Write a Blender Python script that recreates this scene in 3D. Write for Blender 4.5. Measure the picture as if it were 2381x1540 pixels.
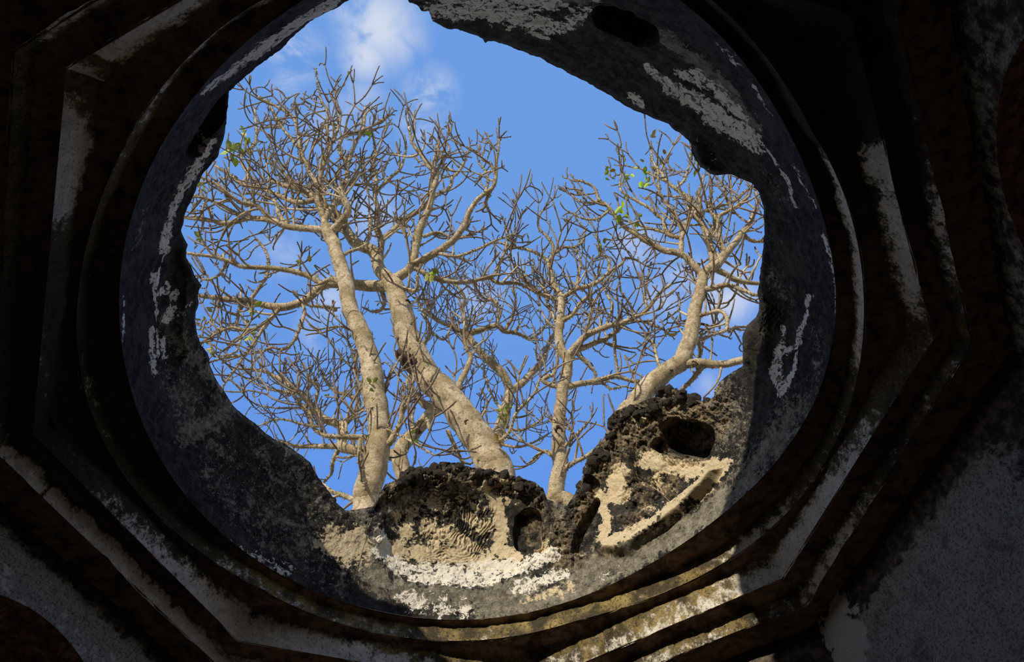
import bpy, math, random
import numpy as np
from mathutils import Vector, Matrix

for _o in list(bpy.data.objects):
    bpy.data.objects.remove(_o, do_unlink=True)
scene = bpy.context.scene
COL = scene.collection

# ------------------------------------------------------------------ camera
R = 1.5                      # inner radius of the dome at its springing (m)
ZR = 1.6 + 1.692 * R         # height of the springing above the floor
EL, ROLL = 1.111, -0.154     # camera elevation and roll (rad)
_f = Vector((0, math.cos(EL), math.sin(EL)))
_u0 = Vector((0, -math.sin(EL), math.cos(EL)))
_r0 = Vector((1, 0, 0))
_r = math.cos(ROLL) * _r0 + math.sin(ROLL) * _u0
_u = -math.sin(ROLL) * _r0 + math.cos(ROLL) * _u0
cam_d = bpy.data.cameras.new('camera')
cam_d.sensor_width = 36.0
cam_d.lens = 1587.0 / 2381.0 * 36.0
cam_d.clip_start = 0.05
cam_d.clip_end = 500
cam = bpy.data.objects.new('camera', cam_d)
COL.objects.link(cam)
_m = Matrix((_r, _u, -_f)).transposed().to_4x4()
_m.translation = Vector((0.08 * R, -0.935 * R, 1.6))
cam.matrix_world = _m
scene.camera = cam

# ------------------------------------------------------------------ exposure
scene.view_settings.view_transform = 'Standard'
scene.view_settings.look = 'None'
scene.view_settings.gamma = 1.0
scene.view_settings.use_curve_mapping = False
scene.view_settings.exposure = 0.0

# ------------------------------------------------------------------ sun (low, from behind the camera and its left)
SUN_AZ, SUN_EL = math.radians(-111), math.radians(15.5)
sun_d = bpy.data.lights.new('sun', 'SUN')
sun_d.energy = 4.6
sun_d.color = (1.0, 0.90, 0.74)
sun_d.angle = math.radians(0.6)
sun = bpy.data.objects.new('sun', sun_d)
COL.objects.link(sun)
_s = Vector((math.cos(SUN_EL) * math.cos(SUN_AZ), math.cos(SUN_EL) * math.sin(SUN_AZ), math.sin(SUN_EL)))
sun.rotation_euler = _s.to_track_quat('Z', 'Y').to_euler()
sun.location = _s * 40

# ------------------------------------------------------------------ measured data (metres or dome radii, in the place's own frame)
TW = [[[239.1,0.45],[249.3,0.45],[225.9,0.35],[230.8,0.4],[195.5,0.2],[188.4,0.45],[172.9,0.15],[150.6,0.4],[136.8,0.35],[117.0,0.4],[103.7,0.3],[89.3,0.2],[74.5,0.15],[56.9,0.25],[47.5,0.7],[41.2,0.55],[32.1,0.4],[24.3,0.35],[13.8,0.3],[8.1,0.6],[357.3,0.8],[348.1,0.7],[343.3,0.75],[334.1,0.6],[328.6,0.15],[310.0,0.0]],[[231.1,0.1],[231.2,1.0],[224.3,1.0],[215.7,0.95],[213.3,0.3],[206.3,0.1],[194.2,0.3],[184.2,0.2],[172.4,0.35],[163.4,0.6],[150.9,0.8],[141.4,1.0],[133.0,1.0],[124.3,0.8],[109.0,0.5],[90.8,0.4],[64.4,0.5],[54.1,0.6],[46.4,0.8],[38.5,1.0],[28.3,0.8],[20.3,0.6],[10.5,0.25],[4.8,0.25],[359.4,0.45],[352.6,0.75],[343.1,0.8],[340.2,0.5],[337.3,0.95],[334.3,0.9],[332.4,0.2],[320.0,0.0],[293.1,0.05],[250.5,0.2],[245.5,0.7],[241.0,0.9],[234.4,0.75],[233.6,0.1]],[[230.4,0.2],[235.1,0.6],[239.0,0.5],[243.1,0.3],[218.8,0.2],[192.4,0.1],[185.1,0.5],[180.6,0.85],[177.1,0.8],[176.5,0.3],[175.9,0.85],[169.4,1.0],[159.9,1.0],[151.1,1.0],[142.5,0.9],[122.1,0.6],[94.0,0.5],[66.9,0.45],[53.4,0.3],[46.9,0.5],[37.9,0.65],[27.1,0.5],[22.6,0.3],[8.8,0.35],[4.8,0.45],[2.2,0.1],[351.7,0.5],[348.9,0.55],[340.7,0.5],[334.3,0.35],[325.6,0.05]]]
EDGE = [[-101.88,0.1715],[-105.4,0.1877],[-112.2,0.2242],[-113.78,0.2399],[-117.28,0.2319],[-120.06,0.2325],[-122.86,0.2214],[-124.39,0.2274],[-126.0,0.2521],[-130.21,0.3032],[-133.41,0.3288],[-137.39,0.3445],[-140.55,0.3236],[-144.66,0.3141],[-148.38,0.3026],[-150.4,0.3],[-152.33,0.2988],[-155.38,0.3286],[-158.07,0.3322],[-161.42,0.3497],[-164.76,0.3767],[-166.71,0.3636],[-168.05,0.364],[-171.2,0.3415],[-174.52,0.3346],[-179.06,0.3483],[-183.38,0.3429],[-188.65,0.3465],[-192.18,0.3483],[-197.99,0.3669],[-203.87,0.3786],[-207.08,0.3938],[-214.77,0.4028],[-217.57,0.3788],[-222.14,0.3547],[-225.16,0.3288],[-227.34,0.3183],[-230.11,0.3388],[-233.87,0.3713],[-234.01,0.4166],[-234.62,0.4509],[-237.55,0.4774],[-239.27,0.5163],[-246.35,0.5253],[-248.09,0.5518],[-252.66,0.5547],[-255.19,0.5492],[-260.4,0.5428],[-266.71,0.5264],[-270.77,0.5079],[-275.46,0.4845],[-277.24,0.4517],[-277.49,0.4222],[-279.14,0.4061],[-282.01,0.3794],[-285.19,0.4149],[-288.19,0.4568],[-291.1,0.4957],[-294.55,0.5132],[-299.93,0.5348],[-302.46,0.5636],[-305.35,0.568],[-308.73,0.5573],[-312.63,0.5458],[-317.21,0.5221],[-319.7,0.5236],[-323.1,0.4878],[-323.94,0.4585],[-324.51,0.4237],[-324.96,0.398],[-328.16,0.3769],[-330.37,0.3863],[-333.01,0.3797],[-335.71,0.3598],[-338.11,0.3382],[-343.9,0.3732],[-346.91,0.3688],[-349.92,0.3445],[-353.07,0.3459],[-355.31,0.3554],[-358.35,0.3501],[-360.55,0.3514],[-368.59,0.3315],[-373.7,0.3157],[-377.18,0.3171],[-379.47,0.3294],[-380.55,0.3659],[-381.54,0.3912],[-381.9,0.4138],[-381.9,0.4322],[-381.94,0.4517],[-384.03,0.474],[-386.08,0.4791],[-387.92,0.4778],[-389.9,0.4674],[-392.3,0.4723],[-395.43,0.4839],[-396.25,0.485],[-398.43,0.504],[-403.15,0.5322],[-408.01,0.5453],[-413.87,0.5453],[-420.97,0.5419],[-430.2,0.523],[-435.32,0.5073],[-440.07,0.4927],[-440.59,0.5004],[-441.16,0.4871],[-443.0,0.4732],[-446.15,0.4479],[-448.04,0.4442],[-450.46,0.4075],[-450.55,0.3632],[-451.77,0.3574],[-452.09,0.3192],[-453.26,0.295],[-453.26,0.2155],[-454.93,0.1099],[-458.44,0.1506]]
FA = [0.0014,-0.00703,-0.01491,-0.00888,-0.02191,0.00329,0.01174,0.00554,0.01065,0.0026,0.00434]
FB = [-0.00385,-0.00973,0.00833,0.02176,0.01419,0.00019,0.0144,-0.00025,-0.00024,-0.00903,-0.0018]
CC = [[-1.1899,-0.0866],[-0.7417,-0.918],[0.0823,-1.192],[0.901,-0.7846],[1.1921,0.0507],[0.8138,0.8553],[-0.083,1.1907],[-0.9199,0.758]]
CD = [[-1.2617,-0.0875],[-0.7968,-0.9623],[0.0871,-1.2618],[0.9512,-0.8324],[1.2612,0.0489],[0.8689,0.9271],[-0.0876,1.2603],[-0.9725,0.8146]]
CAPS = [["white",0.0229,1.0,[[-0.547,-0.829,0.098],[-0.477,-0.863,0.142],[-0.405,-0.897,0.15],[-0.33,-0.929,0.14],[-0.262,-0.95,0.143],[-0.187,-0.975,0.101]]],["white",0.0137,1.0,[[-0.439,-0.875,0.174],[-0.339,-0.92,0.168],[-0.242,-0.953,0.155]]],["white",0.0171,0.8,[[-0.664,-0.67,0.282],[-0.71,-0.625,0.275],[-0.753,-0.58,0.263]]],["white",0.0205,0.85,[[-0.732,-0.607,0.262],[-0.777,-0.556,0.251],[-0.81,-0.515,0.24],[-0.841,-0.464,0.236],[-0.865,-0.425,0.227]]],["white",0.0122,0.95,[[-0.869,-0.398,0.251],[-0.885,-0.371,0.24]]],["white",0.0122,0.95,[[-0.9,-0.339,0.231],[-0.912,-0.314,0.224]]],["white",0.0125,0.95,[[-0.909,-0.282,0.26],[-0.921,-0.275,0.236]]],["white",0.0126,0.95,[[-0.902,-0.291,0.27],[-0.912,-0.27,0.262]]],["white",0.012,0.95,[[-0.908,-0.354,0.19],[-0.93,-0.29,0.191]]],["white",0.0123,0.95,[[-0.934,-0.265,0.203],[-0.947,-0.218,0.202]]],["white",0.0123,0.95,[[-0.961,-0.195,0.167],[-0.976,-0.138,0.144]]],["white",0.0124,0.95,[[-0.972,-0.146,0.155],[-0.985,-0.078,0.133]]],["white",0.0128,0.95,[[-0.924,-0.206,0.274],[-0.935,-0.187,0.257]]],["white",0.0125,0.95,[[-0.956,-0.177,0.2],[-0.968,-0.111,0.19]]],["white",0.0128,0.95,[[-0.955,-0.135,0.225],[-0.962,-0.086,0.219]]],["white",0.0128,0.95,[[-0.907,-0.25,0.287],[-0.906,-0.251,0.29]]],["white",0.0122,0.6,[[-0.897,-0.209,0.331],[-0.918,-0.191,0.296]]],["white",0.0105,0.8,[[-0.928,-0.369,0.037],[-0.954,-0.297,0.037],[-0.97,-0.244,0.018]]],["white",0.037,0.9,[[0.012,-0.914,0.344],[0.108,-0.888,0.381],[0.213,-0.864,0.388],[0.312,-0.827,0.397]]],["white",0.0413,0.9,[[0.036,-0.941,0.287],[0.157,-0.913,0.319],[0.302,-0.883,0.306]]],["white",0.0097,1.0,[[0.266,-0.814,0.439],[0.315,-0.791,0.446]]],["white",0.0162,1.0,[[0.33,-0.823,0.393],[0.385,-0.823,0.355],[0.413,-0.847,0.285],[0.421,-0.871,0.215],[0.437,-0.89,0.109]]],["white",0.0268,0.6,[[0.369,-0.857,0.306],[0.335,-0.872,0.303]]],["white",0.0145,0.9,[[0.488,-0.872,-0.018],[0.56,-0.828,0.035],[0.647,-0.76,0.055],[0.713,-0.697,0.064]]],["white",0.0146,1.0,[[0.585,-0.68,0.376],[0.634,-0.632,0.379],[0.697,-0.576,0.363]]],["white",0.0219,0.65,[[0.651,-0.662,0.316],[0.715,-0.623,0.27]]],["white",0.0353,1.0,[[0.692,-0.588,0.356],[0.755,-0.537,0.319],[0.803,-0.504,0.27],[0.844,-0.467,0.225]]],["white",0.023,0.8,[[0.754,-0.51,0.352],[0.803,-0.473,0.309]]],["white",0.0247,0.9,[[0.695,-0.649,0.262],[0.753,-0.596,0.238],[0.799,-0.54,0.225]]],["white",0.0146,0.9,[[0.792,-0.486,0.314],[0.837,-0.451,0.264]]],["white",0.0156,1.1,[[0.567,-0.584,0.494],[0.58,-0.569,0.496]]],["white",0.0079,0.9,[[0.852,-0.465,0.203],[0.887,-0.409,0.183],[0.916,-0.349,0.17],[0.942,-0.276,0.163]]],["white",0.0084,0.6,[[0.698,-0.716,0.02],[0.785,-0.613,0.077],[0.844,-0.531,0.066]]],["white",0.0105,0.75,[[0.9,-0.423,0.092],[0.93,-0.358,0.074],[0.952,-0.299,0.058]]],["white",0.0141,0.85,[[0.974,-0.223,0.037],[0.994,-0.109,0.011],[1.0,-0.01,-0.007],[0.997,0.081,-0.018]]],["white",0.0139,0.4,[[0.724,-0.463,0.435],[0.736,-0.433,0.442]]],["white",0.0158,0.35,[[0.777,-0.415,0.402],[0.792,-0.338,0.432]]],["white",0.0124,0.8,[[0.928,0.236,0.246],[0.942,0.23,0.207],[0.962,0.193,0.166],[0.977,0.105,0.156],[0.986,0.012,0.14]]],["white",0.0166,1.0,[[0.928,0.241,0.241],[0.918,0.301,0.219],[0.918,0.338,0.175]]],["white",0.0162,1.0,[[0.955,0.227,0.161],[0.945,0.28,0.144],[0.924,0.338,0.154]]],["white",0.011,0.5,[[0.937,0.215,0.235],[0.943,0.159,0.248]]],["white",0.0146,1.0,[[0.923,0.333,0.165],[0.918,0.351,0.158]]],["white",0.0085,0.7,[[0.971,0.237,-0.014],[0.935,0.352,-0.029],[0.891,0.454,-0.021]]],["white",0.0092,0.45,[[0.832,0.554,-0.008],[0.745,0.666,0.015],[0.637,0.77,0.034]]],["white",0.0234,0.7,[[-0.87,0.493,0.003],[-0.814,0.58,0.016],[-0.753,0.657,0.022]]],["white",0.0392,0.62,[[-0.414,0.907,0.064],[-0.322,0.945,0.049],[-0.238,0.97,0.042]]],["white",0.0289,1.05,[[-0.507,0.82,0.226],[-0.41,0.885,0.187],[-0.231,0.951,0.176],[-0.056,0.971,0.198],[0.094,0.961,0.222]]],["white",0.0333,0.95,[[-0.351,0.901,0.216],[-0.213,0.944,0.214],[-0.068,0.96,0.232]]],["white",0.0244,0.9,[[-0.049,0.991,0.108],[0.048,0.988,0.126],[0.125,0.98,0.132]]],["white",0.0256,0.8,[[0.283,0.956,0.063],[0.321,0.944,0.058]]],["white",0.0249,1.0,[[-0.524,0.784,0.282],[-0.496,0.809,0.268]]],["tan",0.068,0.85,[[-0.661,0.716,0.191],[-0.592,0.766,0.215]]],["tan",0.046,0.8,[[-0.489,0.819,0.255],[-0.364,0.877,0.266],[-0.194,0.934,0.255],[-0.068,0.96,0.232]]],["tan",0.0387,0.72,[[-0.344,0.836,0.363],[-0.282,0.866,0.351],[-0.213,0.903,0.317]]],["tan",0.0214,0.9,[[-0.404,0.8,0.377],[-0.422,0.815,0.338]]],["tan",0.0219,1.0,[[-0.322,0.798,0.432],[-0.304,0.807,0.43]]],["tan",0.0197,1.0,[[-0.205,0.859,0.399],[-0.185,0.868,0.392]]],["tan",0.0261,0.9,[[-0.159,0.883,0.375],[-0.118,0.893,0.369]]],["tan",0.0238,1.0,[[-0.09,0.846,0.447],[-0.077,0.899,0.366],[-0.094,0.935,0.291],[-0.034,0.957,0.245]]],["tan",0.0179,0.8,[[-0.133,0.796,0.502],[-0.105,0.833,0.461]]],["tan",0.0291,0.7,[[-0.037,0.799,0.51],[-0.029,0.844,0.456]]],["tan",0.0254,0.8,[[0.069,0.943,0.276],[0.089,0.955,0.239]]],["tan",0.0428,1.1,[[0.406,0.79,0.391],[0.392,0.82,0.354],[0.408,0.834,0.316]]],["tan",0.0171,1.1,[[0.314,0.842,0.373],[0.335,0.858,0.332],[0.381,0.849,0.311]]],["tan",0.0231,1.0,[[0.329,0.865,0.322],[0.336,0.889,0.264],[0.297,0.918,0.223]]],["tan",0.022,0.9,[[0.308,0.774,0.47],[0.341,0.768,0.46]]],["tan",0.0278,1.25,[[0.318,0.932,0.149],[0.438,0.883,0.145],[0.549,0.819,0.143],[0.662,0.727,0.155],[0.745,0.635,0.174]]],["tan",0.0307,1.0,[[0.507,0.728,0.393],[0.586,0.717,0.32],[0.659,0.696,0.242],[0.734,0.643,0.187]]],["tan",0.0251,0.8,[[0.539,0.747,0.331],[0.528,0.776,0.293]]],["tan",0.0181,0.8,[[0.629,0.72,0.249],[0.63,0.74,0.201]]],["tan",0.0182,0.6,[[0.485,0.842,0.201],[0.545,0.809,0.185]]],["tan",0.0217,0.8,[[0.51,0.618,0.509],[0.539,0.605,0.498]]],["tan",0.0205,0.4,[[0.188,0.955,0.196],[0.306,0.939,0.134]]],["tan",0.0398,0.5,[[-0.007,0.997,0.06],[0.15,0.985,0.067]]],["tan",0.0529,0.35,[[0.772,0.443,0.387],[0.732,0.532,0.362]]],["grey",0.0365,0.8,[[-0.891,0.175,0.355],[-0.94,0.193,0.238],[-0.975,0.152,0.139]]],["grey",0.0304,0.6,[[-0.942,-0.166,0.248],[-0.93,0.008,0.312],[-0.908,0.128,0.339]]],["grey",0.0887,0.5,[[-0.853,0.488,0.159],[-0.75,0.626,0.182],[-0.676,0.719,0.138]]],["grey",0.077,0.4,[[-0.837,0.396,0.32],[-0.754,0.532,0.326],[-0.683,0.641,0.296]]],["grey",0.0604,0.45,[[-0.977,0.003,0.181],[-0.956,0.13,0.224],[-0.923,0.297,0.209]]],["grey",0.0573,0.4,[[-0.935,0.313,0.142],[-0.805,0.584,0.088],[-0.621,0.777,0.085]]],["grey",0.0378,0.8,[[-0.579,0.723,0.319],[-0.538,0.777,0.277],[-0.549,0.813,0.165]]],["grey",0.046,1.05,[[-0.548,0.822,0.133],[-0.408,0.906,0.095],[-0.204,0.973,0.09],[-0.018,0.992,0.103]]],["grey",0.0514,0.95,[[-0.161,0.986,0.041],[0.099,0.994,0.037],[0.285,0.958,0.035]]],["grey",0.0485,0.6,[[0.15,0.898,0.351],[0.144,0.953,0.225],[0.097,0.982,0.136]]],["grey",0.0684,1.0,[[0.177,0.972,0.13],[0.419,0.904,0.075],[0.626,0.778,0.045],[0.783,0.62,0.041]]],["tan",0.027,0.4,[[0.319,0.946,0.046],[0.47,0.882,0.032],[0.56,0.828,0.029]]],["brown",0.0638,0.6,[[0.449,0.816,0.31],[0.573,0.752,0.277],[0.423,0.871,0.213]]],["brown",0.0768,0.42,[[-0.418,0.78,0.395],[-0.207,0.824,0.448],[-0.33,0.856,0.339]]],["tan",0.0568,0.5,[[-0.45,0.781,0.367],[-0.338,0.793,0.43],[-0.19,0.823,0.456],[-0.128,0.86,0.42]]],["tan",0.0639,0.55,[[-0.408,0.836,0.312],[-0.253,0.893,0.316],[-0.158,0.921,0.302]]],["tan",0.0616,0.36,[[0.453,0.806,0.323],[0.562,0.778,0.239],[0.455,0.855,0.211],[0.58,0.783,0.193]]],["grey",0.0617,0.75,[[0.722,0.686,0.07],[0.847,0.526,0.064],[0.925,0.372,0.064]]],["grey",0.0314,0.35,[[0.947,0.321,0.028],[0.977,0.202,0.052],[0.988,0.117,0.086]]],["grey",0.0612,0.6,[[0.784,0.438,0.374],[0.792,0.49,0.309],[0.787,0.542,0.251]]],["grey",0.0469,0.12,[[0.899,-0.043,0.371],[0.933,-0.126,0.287]]],["grey",0.0278,1.15,[[0.594,-0.759,0.226],[0.665,-0.702,0.218],[0.752,-0.614,0.204],[0.825,-0.512,0.204]]],["grey",0.028,1.1,[[0.333,-0.888,0.27],[0.395,-0.875,0.239],[0.447,-0.892,0.06]]],["grey",0.0327,0.3,[[0.885,-0.359,0.252],[0.931,-0.274,0.204]]],["grey",0.0248,0.3,[[-0.829,-0.545,0.105],[-0.868,-0.486,0.089]]],["grey",0.0415,0.3,[[0.952,0.07,0.252],[0.932,-0.001,0.309]]],["brown",0.0988,0.8,[[0.374,0.669,0.546],[0.5,0.651,0.486],[0.628,0.57,0.45],[0.732,0.532,0.362]]],["brown",0.0503,0.8,[[0.231,0.893,0.328],[0.295,0.795,0.451],[0.403,0.738,0.46]]],["brown",0.0646,0.7,[[0.155,0.928,0.288],[0.154,0.963,0.189]]],["brown",0.0405,0.7,[[-0.507,0.723,0.399],[-0.443,0.713,0.462],[-0.196,0.757,0.53],[0.083,0.842,0.453]]],["brown",0.0499,0.6,[[0.056,0.88,0.401],[0.069,0.943,0.276]]],["brown",0.0221,1.2,[[0.592,0.702,0.337],[0.68,0.668,0.257]]],["brown",0.0391,1.3,[[0.483,-0.812,0.279],[0.529,-0.786,0.271]]],["R:hole",0.0667,0.13,[[0.475,-0.816,0.28],[0.532,-0.784,0.273]]],["R:bowl",0.0389,0.05,[[-0.567,-0.777,0.231],[-0.63,-0.725,0.237],[-0.684,-0.678,0.229]]],["R:bowl",0.0596,0.022,[[-0.881,-0.343,0.276],[-0.963,-0.081,0.217]]],["R:bowl",0.2235,0.055,[[-0.346,0.854,0.329],[-0.103,0.904,0.353]]],["R:hole",0.0633,0.085,[[0.025,0.9,0.369],[0.011,0.931,0.31]]],["R:hole",0.0202,0.03,[[-0.02,0.879,0.405],[-0.015,0.893,0.383]]],["R:hole",0.0669,0.14,[[0.62,0.629,0.399],[0.687,0.625,0.315]]],["R:hole",0.0325,0.06,[[0.562,0.676,0.405],[0.606,0.657,0.381]]],["R:hole",0.0286,0.05,[[0.286,0.814,0.43],[0.299,0.823,0.411]]],["R:hole",0.0212,0.06,[[0.297,0.862,0.35],[0.232,0.912,0.288],[0.185,0.947,0.222]]],["R:slab",0.1354,-0.05,[[0.361,0.893,0.228],[0.531,0.797,0.245],[0.662,0.689,0.251]]],["R:slab",0.1006,-0.045,[[0.503,0.739,0.381],[0.595,0.691,0.349]]],["R:bowl",0.0728,0.018,[[0.948,0.101,0.256],[0.933,0.254,0.217]]],["R:hole",0.0113,0.02,[[0.93,0.273,0.208],[0.929,0.29,0.195]]],["R:hole",0.0085,0.02,[[0.92,0.32,0.193],[0.922,0.322,0.184]]],["R:lump",0.0461,-0.03,[[0.732,-0.433,0.447],[0.781,-0.352,0.438]]],["R:lump",0.03,-0.018,[[-0.868,-0.234,0.372],[-0.887,-0.196,0.356]]],["R:lump",0.0356,-0.015,[[0.882,0.217,0.355],[0.868,0.305,0.333]]],["R:lump",0.0684,-0.012,[[-0.183,0.786,0.502],[-0.332,0.747,0.49]]],["R:swirl",0.2517,0.0035,[[-0.278,0.836,0.402]]],["R:swirl",0.1123,0.003,[[0.942,0.161,0.252]]],["R:swirl",0.0849,0.003,[[-0.935,-0.191,0.254]]],["grey",0.0539,0.75,[[-0.486,0.756,0.372],[-0.4,0.757,0.439],[-0.268,0.777,0.484],[-0.119,0.815,0.482]]],["white",0.0229,0.6,[[0.65,-0.614,0.381],[0.735,-0.553,0.333]]],["white",0.0455,0.7,[[0.133,-0.9,0.354],[0.247,-0.878,0.348]]]]  # some white and tan caps paint in sunlight: bowl crescent, slab lip, edge highlights
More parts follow.
